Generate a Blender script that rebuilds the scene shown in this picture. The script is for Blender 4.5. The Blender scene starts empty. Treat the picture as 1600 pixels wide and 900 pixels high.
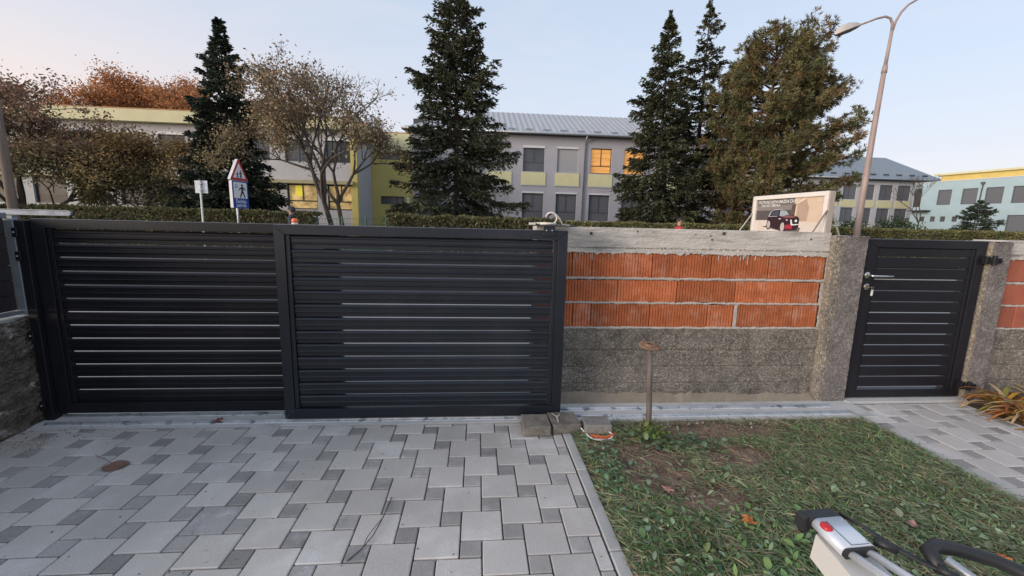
import bpy, bmesh, math, random
import numpy as np
from mathutils import Vector, Matrix
PI = math.pi
random.seed(7)
rng = np.random.default_rng(11)
S = bpy.context.scene
COL = S.collection

# ---------------------------------------------------------------- camera
PITCH, ROLL, YAW = map(math.radians, (8.986, 1.3635, 4.779))
cam_d = bpy.data.cameras.new('camera')
cam_d.sensor_width = 36.0
cam_d.lens = 652.56 / 1600 * 36
cam_d.clip_start = 0.05
cam_d.clip_end = 2000
cam = bpy.data.objects.new('camera', cam_d)
COL.objects.link(cam)
fw = Vector((math.sin(YAW) * math.cos(PITCH), math.cos(YAW) * math.cos(PITCH), -math.sin(PITCH)))
r0 = Vector((math.cos(YAW), -math.sin(YAW), 0))
u0 = r0.cross(fw)
rt = r0 * math.cos(ROLL) + u0 * math.sin(ROLL)
up = -r0 * math.sin(ROLL) + u0 * math.cos(ROLL)
M = Matrix.Identity(4)
for i in range(3):
    M[i][0], M[i][1], M[i][2] = rt[i], up[i], -fw[i]
M[2][3] = 1.4576
cam.matrix_world = M
S.camera = cam

# ---------------------------------------------------------------- world, sun, exposure
SUN_EL, SUN_AZ = math.radians(12.0), math.radians(-118)      # azimuth from +Y, negative = to the left
W = bpy.data.worlds.new('World')
S.world = W
W.use_nodes = True
nt = W.node_tree
nt.nodes.clear()
sky = nt.nodes.new('ShaderNodeTexSky')
sky.sky_type = 'NISHITA'
sky.sun_disc = False
sky.sun_elevation = SUN_EL
sky.sun_rotation = SUN_AZ
sky.altitude = 100
sky.air_density = 1.0
sky.dust_density = 2.2
sky.ozone_density = 1.2
bg = nt.nodes.new('ShaderNodeBackground')
bg.inputs['Strength'].default_value = 0.03
wo = nt.nodes.new('ShaderNodeOutputWorld')
nt.links.new(sky.outputs[0], bg.inputs[0])
# thin high haze over the clear sky: pale blue overhead, lilac at the horizon, peach toward the sun
tc = nt.nodes.new('ShaderNodeTexCoord')
sx_ = nt.nodes.new('ShaderNodeSeparateXYZ'); nt.links.new(tc.outputs['Generated'], sx_.inputs[0])
rp = nt.nodes.new('ShaderNodeValToRGB'); nt.links.new(sx_.outputs['Z'], rp.inputs[0])
el_ = rp.color_ramp.elements
el_[0].position = 0.0; el_[0].color = (.60, .54, .60, 1)
el_[1].position = 1.0; el_[1].color = (.36, .42, .52, 1)
for p_, c_ in ((.10, (.575, .555, .615)), (.28, (.495, .55, .65)), (.50, (.43, .505, .625))):
    e_ = el_.new(p_); e_.color = (*c_, 1)
dt = nt.nodes.new('ShaderNodeVectorMath'); dt.operation = 'DOT_PRODUCT'
nt.links.new(tc.outputs['Generated'], dt.inputs[0]); dt.inputs[1].default_value = (math.sin(SUN_AZ + .55), math.cos(SUN_AZ + .55), 0)
mr = nt.nodes.new('ShaderNodeMapRange'); mr.interpolation_type = 'SMOOTHSTEP'
mr.inputs['From Min'].default_value = -.1; mr.inputs['From Max'].default_value = 1.0; nt.links.new(dt.outputs['Value'], mr.inputs['Value'])
m2 = nt.nodes.new('ShaderNodeMapRange'); m2.interpolation_type = 'SMOOTHSTEP'
m2.inputs['From Min'].default_value = .0; m2.inputs['From Max'].default_value = .50; m2.inputs['To Min'].default_value = .85; m2.inputs['To Max'].default_value = 0
nt.links.new(sx_.outputs['Z'], m2.inputs['Value'])
mm = nt.nodes.new('ShaderNodeMath'); mm.operation = 'MULTIPLY'; nt.links.new(mr.outputs[0], mm.inputs[0]); nt.links.new(m2.outputs[0], mm.inputs[1])
cn = nt.nodes.new('ShaderNodeTexNoise'); cn.inputs['Scale'].default_value = 2.2; cn.inputs['Detail'].default_value = 7; cn.inputs['Roughness'].default_value = .6; cn.inputs['Distortion'].default_value = .6
cmp_ = nt.nodes.new('ShaderNodeMapping'); cmp_.inputs['Scale'].default_value = (1, 1, 4.5); cmp_.inputs['Rotation'].default_value = (0, .25, 0)
nt.links.new(tc.outputs['Generated'], cmp_.inputs['Vector']); nt.links.new(cmp_.outputs['Vector'], cn.inputs['Vector'])
cr_ = nt.nodes.new('ShaderNodeMapRange'); cr_.inputs['From Min'].default_value = .45; cr_.inputs['From Max'].default_value = .8; cr_.inputs['To Max'].default_value = .30
nt.links.new(cn.outputs['Fac'], cr_.inputs['Value'])
cmx = nt.nodes.new('ShaderNodeMix'); cmx.data_type = 'RGBA'; nt.links.new(cr_.outputs[0], cmx.inputs['Factor']); nt.links.new(rp.outputs[0], cmx.inputs['A']); cmx.inputs['B'].default_value = (.68, .64, .66, 1)
mxw = nt.nodes.new('ShaderNodeMix'); mxw.data_type = 'RGBA'
nt.links.new(mm.outputs[0], mxw.inputs['Factor']); nt.links.new(cmx.outputs['Result'], mxw.inputs['A']); mxw.inputs['B'].default_value = (.86, .62, .47, 1)
bg2 = nt.nodes.new('ShaderNodeBackground'); bg2.inputs['Strength'].default_value = 0.78
nt.links.new(mxw.outputs['Result'], bg2.inputs[0])
ad_ = nt.nodes.new('ShaderNodeAddShader'); nt.links.new(bg.outputs[0], ad_.inputs[0]); nt.links.new(bg2.outputs[0], ad_.inputs[1])
nt.links.new(ad_.outputs[0], wo.inputs[0])
sd = bpy.data.lights.new('sun', 'SUN')
sd.energy = 1.9
sd.angle = math.radians(30)
sd.color = (1.0, 0.87, 0.76)
sun = bpy.data.objects.new('sun', sd)
COL.objects.link(sun)
sdir = Vector((math.sin(SUN_AZ) * math.cos(SUN_EL), math.cos(SUN_AZ) * math.cos(SUN_EL), math.sin(SUN_EL)))
sun.rotation_euler = sdir.to_track_quat('Z', 'Y').to_euler()
sun.location = (-20, -5, 30)
S.view_settings.view_transform = 'Standard'
S.view_settings.look = 'None'
S.view_settings.exposure = 0.62
S.view_settings.gamma = 1.0
S.render.engine = 'CYCLES'
S.cycles.max_bounces = 6
S.cycles.transparent_max_bounces = 8

# ---------------------------------------------------------------- material helpers
MATS = {}
def mat(name, col, rough=0.6, var=0.12, scale=6.0, bump=0.0, bscale=60.0, metal=0.0, obj=0.0, spec=0.5,
        col2=None, mix_scale=2.0, mix_lo=0.45, mix_hi=0.6, emit=0.0, attr=False, fine=0.0, fscale=200.0, stretch=None, trans=0.0,
        voro=0.0, vscale=60.0, vcol=None):
    """principled material driven by world position: broad blotches, fine grain, per-object variation"""
    if name in MATS:
        return MATS[name]
    m = bpy.data.materials.new(name)
    m.use_nodes = True
    t = m.node_tree
    N, L = t.nodes, t.links
    b = N['Principled BSDF']
    b.inputs['Roughness'].default_value = rough
    b.inputs['Metallic'].default_value = metal
    b.inputs['Specular IOR Level'].default_value = spec
    geo = N.new('ShaderNodeNewGeometry')
    pos = geo.outputs['Position']
    if stretch:
        mp = N.new('ShaderNodeMapping')
        mp.inputs['Scale'].default_value = stretch
        L.new(pos, mp.inputs['Vector'])
        pos = mp.outputs['Vector']
    if attr:
        a = N.new('ShaderNodeAttribute')
        a.attribute_name = 'tint'
        base = a.outputs['Color']
    else:
        c = N.new('ShaderNodeRGB')
        c.outputs[0].default_value = (*col, 1)
        base = c.outputs[0]
    def noise(sc, det=6, ro=0.6):
        n = N.new('ShaderNodeTexNoise')
        n.inputs['Scale'].default_value = sc
        n.inputs['Detail'].default_value = det
        n.inputs['Roughness'].default_value = ro
        L.new(pos, n.inputs['Vector'])
        return n.outputs['Fac']
    def rng_(src, lo, hi, a=0.3, b_=0.7):
        r = N.new('ShaderNodeMapRange')
        r.inputs['From Min'].default_value = a
        r.inputs['From Max'].default_value = b_
        r.inputs['To Min'].default_value = lo
        r.inputs['To Max'].default_value = hi
        L.new(src, r.inputs['Value'])
        return r.outputs[0]
    if col2:
        mx = N.new('ShaderNodeMix')
        mx.data_type = 'RGBA'
        L.new(rng_(noise(mix_scale, 8, 0.65), 0, 1, mix_lo, mix_hi), mx.inputs['Factor'])
        L.new(base, mx.inputs['A'])
        mx.inputs['B'].default_value = (*col2, 1)
        base = mx.outputs['Result']
    if voro:
        v = N.new('ShaderNodeTexVoronoi')
        v.inputs['Scale'].default_value = vscale
        L.new(pos, v.inputs['Vector'])
        mx = N.new('ShaderNodeMix')
        mx.data_type = 'RGBA'
        sep = N.new('ShaderNodeSeparateColor')
        L.new(v.outputs['Color'], sep.inputs[0])
        L.new(rng_(sep.outputs[0], 0, voro, 0.55, 0.9), mx.inputs['Factor'])
        L.new(base, mx.inputs['A'])
        mx.inputs['B'].default_value = (*(vcol or col), 1)
        base = mx.outputs['Result']
    val = rng_(noise(scale), 1 - var, 1 + var)
    if fine:
        mu = N.new('ShaderNodeMath'); mu.operation = 'MULTIPLY'
        L.new(val, mu.inputs[0]); L.new(rng_(noise(fscale, 3, 0.7), 1 - fine, 1 + fine), mu.inputs[1])
        val = mu.outputs[0]
    if obj:
        oi = N.new('ShaderNodeObjectInfo')
        mu = N.new('ShaderNodeMath'); mu.operation = 'MULTIPLY'
        L.new(val, mu.inputs[0]); L.new(rng_(oi.outputs['Random'], 1 - obj, 1 + obj, 0, 1), mu.inputs[1])
        val = mu.outputs[0]
    vm = N.new('ShaderNodeVectorMath'); vm.operation = 'SCALE'
    L.new(base, vm.inputs[0]); L.new(val, vm.inputs['Scale'])
    L.new(vm.outputs[0], b.inputs['Base Color'])
    if trans:
        b.inputs['Subsurface Weight'].default_value = 0.0
        tr = N.new('ShaderNodeBsdfTranslucent')
        L.new(vm.outputs[0], tr.inputs['Color'])
        ms = N.new('ShaderNodeMixShader'); ms.inputs[0].default_value = trans
        L.new(b.outputs[0], ms.inputs[1]); L.new(tr.outputs[0], ms.inputs[2])
        L.new(ms.outputs[0], N['Material Output'].inputs['Surface'])
    if bump:
        bp = N.new('ShaderNodeBump')
        bp.inputs['Strength'].default_value = min(1.0, bump)
        bp.inputs['Distance'].default_value = 0.01 * max(1.0, bump)
        L.new(noise(bscale, 8, 0.7), bp.inputs['Height'])
        L.new(bp.outputs[0], b.inputs['Normal'])
    if emit:
        L.new(vm.outputs[0], b.inputs['Emission Color'])
        b.inputs['Emission Strength'].default_value = emit
    MATS[name] = m
    return m

# ---------------------------------------------------------------- mesh helpers
class MB:
    def __init__(s):
        s.v, s.f, s.mi, s.m = [], [], [], 0
    def poly(s, pts):
        i = len(s.v)
        s.v += [tuple(p) for p in pts]
        s.f.append(tuple(range(i, i + len(pts))))
        s.mi.append(s.m)
    def mesh(s, verts, faces):
        i = len(s.v)
        s.v += [tuple(p) for p in verts]
        for f in faces:
            s.f.append(tuple(i + k for k in f)); s.mi.append(s.m)
    def box(s, x0, x1, y0, y1, z0, z1, c=0.0, F=None):
        """box with optional chamfer c on all edges; F maps local -> world"""
        F = F or (lambda p: p)
        if c <= 0:
            v = [(x, y, z) for x in (x0, x1) for y in (y0, y1) for z in (z0, z1)]
            f = [(0, 1, 3, 2), (4, 6, 7, 5), (0, 4, 5, 1), (2, 3, 7, 6), (0, 2, 6, 4), (1, 5, 7, 3)]
        else:
            v, f = chamfer_box(x0, x1, y0, y1, z0, z1, c)
        s.mesh([F(p) for p in v], f)
    def tube(s, pts, r, n=8, cap=True):
        pts = [Vector(p) for p in pts]
        rs = r if isinstance(r, (list, tuple)) else [r] * len(pts)
        a = None
        rings = []
        for i, p in enumerate(pts):
            d = (pts[min(i + 1, len(pts) - 1)] - pts[max(i - 1, 0)]).normalized()
            if a is None:
                a = d.cross(Vector((0, 0, 1)))
                if a.length < 1e-3: a = d.cross(Vector((1, 0, 0)))
            a = (a - d * a.dot(d)).normalized()
            b = d.cross(a)
            rings.append([p + (a * math.cos(2 * PI * k / n) + b * math.sin(2 * PI * k / n)) * rs[i] for k in range(n)])
        v = [q for R in rings for q in R]
        f = [(i * n + k, i * n + (k + 1) % n, (i + 1) * n + (k + 1) % n, (i + 1) * n + k) for i in range(len(pts) - 1) for k in range(n)]
        if cap:
            f.append(tuple(range(n - 1, -1, -1))); f.append(tuple((len(pts) - 1) * n + k for k in range(n)))
        s.mesh(v, f)
    def lathe(s, prof, n=20, c=(0, 0, 0), F=None):
        F = F or (lambda p: p)
        v, f = [], []
        for (r, z) in prof:
            for k in range(n):
                v.append(F((c[0] + r * math.cos(2 * PI * k / n), c[1] + r * math.sin(2 * PI * k / n), c[2] + z)))
        for i in range(len(prof) - 1):
            for k in range(n):
                f.append((i * n + k, i * n + (k + 1) % n, (i + 1) * n + (k + 1) % n, (i + 1) * n + k))
        f.append(tuple(range(n - 1, -1, -1))); f.append(tuple((len(prof) - 1) * n + k for k in range(n)))
        s.mesh(v, f)
    def prism(s, poly, F, t0, t1):
        """poly of (a,b) extruded from t0 to t1; F(a,b,t) -> world"""
        n = len(poly)
        v = [F(a, b, t0) for a, b in poly] + [F(a, b, t1) for a, b in poly]
        f = [tuple(range(n - 1, -1, -1)), tuple(range(n, 2 * n))] + [(k, (k + 1) % n, n + (k + 1) % n, n + k) for k in range(n)]
        s.mesh(v, f)
    def data(s, name, mats, smooth=False):
        me = bpy.data.meshes.new(name)
        me.from_pydata(s.v, [], s.f)
        for m in (mats if isinstance(mats, (list, tuple)) else [mats]): me.materials.append(m)
        if s.m or any(s.mi): me.polygons.foreach_set('material_index', s.mi)
        bm = bmesh.new(); bm.from_mesh(me)
        bmesh.ops.recalc_face_normals(bm, faces=bm.faces)
        bm.to_mesh(me); bm.free()
        if smooth: me.polygons.foreach_set('use_smooth', [True] * len(me.polygons))
        return me
    def build(s, name, mats, parent=None, smooth=False, base=None):
        return link(name, s.data(name, mats, smooth), parent, base)

def chamfer_box(x0, x1, y0, y1, z0, z1, c):
    v, idx = [], {}
    lo, hi = (x0, y0, z0), (x1, y1, z1)
    for sx in (0, 1):
        for sy in (0, 1):
            for sz in (0, 1):
                for ax in range(3):
                    p = []
                    for k, sgn in enumerate((sx, sy, sz)):
                        e = (hi if sgn else lo)[k]
                        if k != ax: e += -c if sgn else c
                        p.append(e)
                    idx[(sx, sy, sz, ax)] = len(v); v.append(tuple(p))
    f = []
    for ax in range(3):
        o = [k for k in range(3) if k != ax]
        for sg in (0, 1):
            q = []
            for a, b in ((0, 0), (1, 0), (1, 1), (0, 1)):
                k = [0, 0, 0]; k[ax] = sg; k[o[0]] = a; k[o[1]] = b
                q.append(idx[(*k, ax)])
            f.append(tuple(q))
        for a in (0, 1):
            for b in (0, 1):
                k = [0, 0, 0]; k[o[0]] = a; k[o[1]] = b
                k0, k1 = list(k), list(k); k0[ax] = 0; k1[ax] = 1
                f.append((idx[(*k0, o[0])], idx[(*k1, o[0])], idx[(*k1, o[1])], idx[(*k0, o[1])]))
    for sx in (0, 1):
        for sy in (0, 1):
            for sz in (0, 1):
                f.append(tuple(idx[(sx, sy, sz, ax)] for ax in range(3)))
    return v, f

def link(name, me, parent=None, base=None):
    """base: world base of the parent Empty, subtracted from the mesh so that parts sit where they were drawn"""
    o = bpy.data.objects.new(name, me)
    COL.objects.link(o)
    if parent is not None:
        o.parent = parent
        b = base if base is not None else parent.get('_b')
        if b is not None:
            me.transform(Matrix.Translation((-b[0], -b[1], -b[2])))
            o['_b'] = list(b)
    return o
def tag(o, label=None, cat=None, group=None, kind=None):
    if label: o['label'] = label
    if cat: o['category'] = cat
    if group: o['group'] = group
    if kind: o['kind'] = kind
    return o
def thing(name, label, cat, loc=(0, 0, 0), group=None):
    o = bpy.data.objects.new(name, None)
    COL.objects.link(o)
    o.location = loc
    o.empty_display_size = 0.1
    o['_b'] = list(loc)
    return tag(o, label, cat, group)
def box(name, m, x0, x1, y0, y1, z0, z1, parent=None, c=0.0, F=None):
    b = MB(); b.box(x0, x1, y0, y1, z0, z1, c, F)
    return b.build(name, m, parent)
def tube(name, m, pts, r, parent=None, n=8, smooth=True):
    b = MB(); b.tube(pts, r, n)
    return b.build(name, m, parent, smooth)
def np_mesh(name, V, Fq, m, tint=None, smooth=False):
    """big meshes straight from arrays; Fq (n,k) faces"""
    me = bpy.data.meshes.new(name)
    n, k = Fq.shape
    me.vertices.add(len(V)); me.vertices.foreach_set('co', np.asarray(V, np.float32).ravel())
    me.loops.add(n * k); me.loops.foreach_set('vertex_index', Fq.astype(np.int32).ravel())
    me.polygons.add(n); me.polygons.foreach_set('loop_start', np.arange(0, n * k, k, dtype=np.int32))
    if smooth: me.polygons.foreach_set('use_smooth', np.ones(n, bool))
    for q in (m if isinstance(m, (list, tuple)) else [m]): me.materials.append(q)
    if tint is not None:
        a = me.attributes.new('tint', 'FLOAT_COLOR', 'POINT')
        c = np.ones((len(V), 4), np.float32); c[:, :3] = tint
        a.data.foreach_set('color', c.ravel())
    me.update(calc_edges=True)
    return me
def unit(a):
    return a / np.maximum(np.linalg.norm(a, axis=-1, keepdims=True), 1e-9)
def blades(C, D, Nn, L, Wd):
    """diamond leaf blades: base C, direction D, rough normal Nn, length L, width Wd -> verts, faces"""
    D = unit(D); Sd = unit(np.cross(D, Nn))
    L = np.broadcast_to(np.asarray(L, float), (len(C),))[:, None]
    Wd = np.broadcast_to(np.asarray(Wd, float), (len(C),))[:, None]
    V = np.stack([C, C + D * L * .45 + Sd * Wd * .5, C + D * L, C + D * L * .45 - Sd * Wd * .5], 1).reshape(-1, 3)
    F = np.arange(len(V)).reshape(-1, 4)
    return V, F
def frusta(P0, P1, R0, R1, n=5):
    d = unit(P1 - P0)
    ref = np.where(np.abs(d[:, 2:3]) > .9, np.array([[1., 0, 0]]), np.array([[0, 0, 1.]]))
    a = unit(np.cross(d, ref)); b = np.cross(d, a)
    V = []
    for P, R in ((P0, R0), (P1, R1)):
        for k in range(n):
            t = 2 * PI * k / n
            V.append(P + (a * math.cos(t) + b * math.sin(t)) * R[:, None])
    V = np.stack(V, 1)
    m = len(P0)
    base = (np.arange(m) * 2 * n)[:, None]
    F = np.concatenate([base + np.array([[k, (k + 1) % n, n + (k + 1) % n, n + k]]) for k in range(n)], 0)
    return V.reshape(-1, 3), F
def text_mesh(txt, size, F, m, name='lettering', align='CENTER', bold=0.0, sx=1.0):
    cu = bpy.data.curves.new('t', 'FONT')
    cu.body = txt; cu.size = size; cu.align_x = align; cu.offset = bold
    cu.resolution_u = 3
    o = bpy.data.objects.new('t', cu)
    COL.objects.link(o)
    dg = bpy.context.evaluated_depsgraph_get()
    me = bpy.data.meshes.new_from_object(o.evaluated_get(dg))
    bpy.data.objects.remove(o); bpy.data.curves.remove(cu)
    me.name = name
    for v in me.vertices:
        v.co = Vector(F(v.co.x * sx, v.co.y))
    me.materials.clear(); me.materials.append(m)
    return me
def rgrid(nu, nv, fn):
    """grid mesh from fn(u,v) with u,v in 0..1"""
    V = [fn(i / nu, j / nv) for j in range(nv + 1) for i in range(nu + 1)]
    F = [(j * (nu + 1) + i, j * (nu + 1) + i + 1, (j + 1) * (nu + 1) + i + 1, (j + 1) * (nu + 1) + i) for j in range(nv) for i in range(nu)]
    return V, F
from mathutils import noise as mn
def fbm(x, y, z, o=4):
    return mn.fractal(Vector((x, y, z)), 0.9, 2.1, o)

# ---------------------------------------------------------------- materials
m_paver = mat('paver_light', (.535, .50, .468), .88, .10, 2.2, .35, 150, obj=.10, fine=.20, fscale=230, col2=(.62, .605, .585), mix_scale=2.2, mix_lo=.52, mix_hi=.72, spec=.25)
m_paver_d = mat('paver_dark', (.345, .325, .312), .88, .16, 5, .4, 150, obj=.20, fine=.28, fscale=230, col2=(.46, .45, .45), mix_scale=8, mix_lo=.54, mix_hi=.70, spec=.25)
m_paver_p = mat('paver_path', (.51, .49, .47), .88, .08, 3, .25, 150, obj=.07, fine=.12, fscale=240)
m_joint = mat('joint_sand', (.075, .068, .062), .95, .3, 20, .4, 120)
m_apron = mat('fresh_concrete', (.56, .555, .545), .85, .08, 5, .15, 60, col2=(.40, .40, .39), mix_scale=3, mix_lo=.55, mix_hi=.72, fine=.06)
m_oldconc = mat('aggregate_concrete', (.195, .176, .152), .95, .28, 6, 1.3, 90, fine=.45, fscale=110, col2=(.135, .12, .104), mix_scale=4, mix_lo=.46, mix_hi=.64, voro=.6, vscale=105, vcol=(.43, .385, .33), spec=.15)
m_post = mat('pillar_concrete', (.245, .218, .186), .95, .25, 6, 1.4, 75, fine=.5, fscale=80, voro=.8, vscale=66, vcol=(.42, .355, .275), spec=.15)
m_postface = mat('pillar_face', (.185, .168, .162), .93, .25, 7, 1.1, 85, fine=.42, fscale=95, voro=.6, vscale=70, vcol=(.33, .29, .26), spec=.15)
m_skirt = mat('mortar_skirt', (.255, .215, .165), .9, .15, 6, .3, 60, fine=.1)
m_cap = mat('cap_concrete', (.52, .485, .45), .85, .16, 4, .35, 40, fine=.12, col2=(.31, .295, .275), mix_scale=3, mix_lo=.48, mix_hi=.68, stretch=(1, 1, 5))
m_mortar = mat('mortar', (.47, .42, .38), .92, .15, 14, .7, 90, fine=.15)
m_brick = mat('clay_brick', (.46, .142, .060), .88, .22, 9, .4, 90, obj=.20, fine=.22, fscale=110, col2=(.53, .27, .19), mix_scale=7, mix_lo=.52, mix_hi=.74, spec=.2)
m_brick2 = mat('clay_brick_plain', (.36, .105, .06), .85, .15, 7, .3, 90, obj=.1, fine=.1)
m_gate = mat('anthracite_powder', (.0135, .0165, .0245), .36, .18, 3, .06, 400, spec=.45, col2=(.024, .026, .033), mix_scale=1.6, mix_lo=.5, mix_hi=.75, fine=.12, fscale=60)
m_gate2 = mat('anthracite_dim', (.0110, .0108, .0150), .44, .18, 3, .06, 400, spec=.28, col2=(.019, .018, .022), mix_scale=1.6, mix_lo=.5, mix_hi=.75, fine=.12, fscale=60)  # anthracite coat darkened, the left panel's weaker light put into its colour
m_galv = mat('galvanised', (.42, .45, .48), .42, .15, 9, .05, 40, metal=.75)
m_dull = mat('galvanised_dull', (.20, .225, .25), .5, .2, 9, .05, 40, metal=.35)
m_rail = mat('rail_steel', (.66, .68, .70), .35, .2, 12, metal=.3, col2=(.26, .28, .31), mix_scale=9, mix_lo=.56, mix_hi=.62)
m_steel = mat('stainless', (.62, .62, .60), .28, .05, 20, metal=1.0)
m_rust = mat('rusty_iron', (.20, .125, .08), .85, .3, 30, .4, 120, col2=(.30, .17, .09), mix_scale=18)
m_pipe = mat('weathered_pipe', (.15, .125, .11), .75, .3, 25, .3, 120, stretch=(1, 1, .2))
m_soil = mat('soil', (.25, .165, .125), .95, .3, 9, .9, 60, col2=(.14, .105, .08), mix_scale=6, fine=.3, fscale=90)
m_white = mat('white_plastic', (.75, .75, .73), .4, .03, 5)
m_black = mat('black_plastic', (.018, .018, .020), .5, .1, 30, .1, 300)
m_red = mat('red_plastic', (.50, .02, .025), .35, .05, 5)
m_orange = mat('orange_cable', (.72, .15, .05), .5, .05, 5)
m_asph = mat('asphalt', (.06, .06, .062), .9, .15, 2, .3, 90, fine=.2)
m_side = mat('sidewalk_concrete', (.36, .35, .34), .85, .1, 1.5, .2, 60, fine=.1)
m_terr = mat('terrain', (.085, .105, .05), .95, .25, .6, .3, 8)
m_bark = mat('bark', (.085, .07, .058), .95, .3, 8, .8, 30, stretch=(1, 1, .25))
m_bark_r = mat('bark_reddish', (.12, .075, .05), .95, .3, 8, .8, 30, stretch=(1, 1, .25))
m_leaf = mat('foliage', (.06, .07, .04), .7, .25, 1.2, attr=True, spec=.25, trans=.22)
m_needle = mat('needles', (.06, .07, .04), .75, .25, 1.5, attr=True, spec=.2, trans=.08)

# ================================================================ SETTING: ground, road, driveway
g = box('ground', m_terr, -400, 400, -30, 700, -.5, -.10); tag(g, kind='structure')
s_ = MB(); s_.box(-60, 60, 3.45, 7.4, -.3, -.02); sw = tag(s_.build('pavement', m_side), kind='structure')
b = MB(); b.box(-60, 60, 7.4, 12.0, -.3, -.085); tag(b.build('road', m_asph), kind='structure')
b = MB()
for k in range(120):
    b.box(-60 + k, -60 + k + .992, 12.0, 12.13, -.3, .03, .012)
tag(b.build('kerb', m_side), kind='structure')
b = MB(); b.box(-60, 60, 12.13, 15.0, -.3, .012); tag(b.build('pavement', mat('far_pavement', (.13, .13, .128), .9, .12, 1.5, .2, 60)), kind='structure')

APR = 2.875          # front edge of the concrete strip
drv = tag(box('driveway', m_joint, -3.02, .605, .35, APR, -.12, -.014), kind='structure')
path = tag(box('garden_path', m_joint, 3.055, 4.20, .9, 3.12, -.12, -.010), kind='structure')
# concrete strip with the gate rails
def apron_pt(u, v):
    x = -3.02 + u * 6.20
    fy = APR + .008 * fbm(x * 2, 1.2, 0)
    y = fy + v * (3.215 - fy)
    return (x, y, .004 + .002 * fbm(x * 3, y * 8, 0))
V, F = rgrid(160, 10, apron_pt)
b = MB(); b.mesh(V, F)
b.mesh([(p[0], p[1], p[2]) for p in V[:161]] + [(p[0], p[1] - .002, -.12) for p in V[:161]], [(i, i + 1, 161 + i + 1, 161 + i) for i in range(160)])
apron = tag(b.build('concrete_strip', m_apron), kind='structure')

# interlocking slabs: big 20 cm + small 10 cm stones in a pinwheel pattern, each stone an object
PV = {}
def paver_mesh(w, d, m, key):
    k = (round(w, 3), round(d, 3), key)
    if k not in PV:
        b_ = MB()
        j = .0031
        b_.box(-w / 2 + j, w / 2 - j, -d / 2 + j, d / 2 - j, -.07, 0, .0042)
        PV[k] = b_.data(key, m)
    return PV[k]
def lay(parent, ox, oy, x0, x1, y0, y1, mb, ms, dark_at=None, skip=None):
    for i in range(-60, 60):
        for k in range(-60, 60):
            px, py = ox + .1 * (2 * i + k), oy + .1 * (i - 2 * k)
            for (dx, dy, sz, nm) in ((0, 0, .2, 'paving_slab'), (.2, 0, .1, 'paving_sett')):
                a0, a1 = max(px + dx, x0), min(px + dx + sz, x1)
                b0, b1 = max(py + dy, y0), min(py + dy + sz, y1)
                if a1 - a0 < .018 or b1 - b0 < .018: continue
                m = mb if sz > .15 else ms
                key = nm
                if dark_at and abs(px - dark_at[0]) < .05 and abs(py - dark_at[1]) < .05 and sz > .15:
                    m, key = ms, 'paving_slab_dark'
                o = bpy.data.objects.new(nm, paver_mesh(a1 - a0, b1 - b0, m, key))
                COL.objects.link(o); o.parent = parent
                o.location = ((a0 + a1) / 2, (b0 + b1) / 2, random.uniform(-.0014, .0012))
                o.rotation_euler = (random.gauss(0, .0022), random.gauss(0, .0022), random.gauss(0, .002))
                if key.endswith('dark'): o['label'] = 'large slab in the dark grey of the small stones'
lay(drv, -.0674, 1.7322, -3.015, .600, 1.15, APR - .004, m_paver, m_paver_d, dark_at=(-1.367, 1.832))
lay(path, 3.56, 2.777, 3.06, 4.195, 1.3, 3.10, m_paver_p, mat('paver_path_small', (.435, .42, .41), .88, .1, 5, .3, 150, obj=.14, fine=.15))
# edging stones
m_edge = mat('edging_concrete', (.44, .435, .42), .85, .12, 5, .3, 90, obj=.06, fine=.12)
for (x0, x1, n0, par) in ((.606, .668, 3, drv), (3.005, 3.052, 3, path)):
    for k in range(n0):
        y1 = (APR - .005 if par is drv else 3.0) - k * .62
        b = MB(); b.box(x0, x1, y1 - .615, y1, -.12, .004, .005)
        o = b.build('edging_stone', m_edge, par)

# soil under the lawn
def soil_pt(u, v):
    x = .67 + u * (3.004 - .67); y = .2 + v * (APR - .002 - .2)
    e = min(1, min(u, 1 - u) * 20)
    return (x, y, -.014 + .018 * e * (fbm(x * 3, y * 3, 2) + .4 * fbm(x * 14, y * 14, 5)) + .012 * math.exp(-((y - 2.74) / .07) ** 2))
V, F = rgrid(110, 120, soil_pt)
b = MB(); b.mesh(V, F)
lawn = tag(b.build('lawn_soil', m_soil, smooth=True), kind='structure')
V, F = rgrid(60, 50, lambda u, v: (4.2 + u * 5, .8 + v * 2.42, -.03 + .03 * fbm(u * 12, v * 9, 3)))
b = MB(); b.mesh(V, F); tag(b.build('flower_bed', m_soil, smooth=True), kind='structure')
V, F = rgrid(30, 30, lambda u, v: (-9 + u * 5.92, .3 + v * 3, -.04 + .02 * fbm(u * 12, v * 9, 3)))
b = MB(); b.mesh(V, F); tag(b.build('yard', m_soil, smooth=True), kind='structure')
# rail pair in the strip (parts of the strip)
for k, yy in enumerate((2.935, 3.062)):
    x0, x1 = -2.96, 3.0 - .07 * k
    b = MB(); b.box(x0, x1, yy - .026, yy + .026, .0, .0085, .002)
    r_ = b.build('gate_rail', m_rail, apron)
    b = MB(); b.tube([(x0 + .01, yy, .0135), (x1 - .01, yy, .0135)], .0085, 8); b.build('rail_ridge', m_rail, r_, True)
    b = MB()
    for q in range(14):
        xx = x0 + .2 + q * .43
        b.lathe([(.006, 0), (.006, .003), (.003, .004)], 8, (xx, yy - .018, .0082))
    b.build('rail_screw', m_steel, r_)

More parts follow.
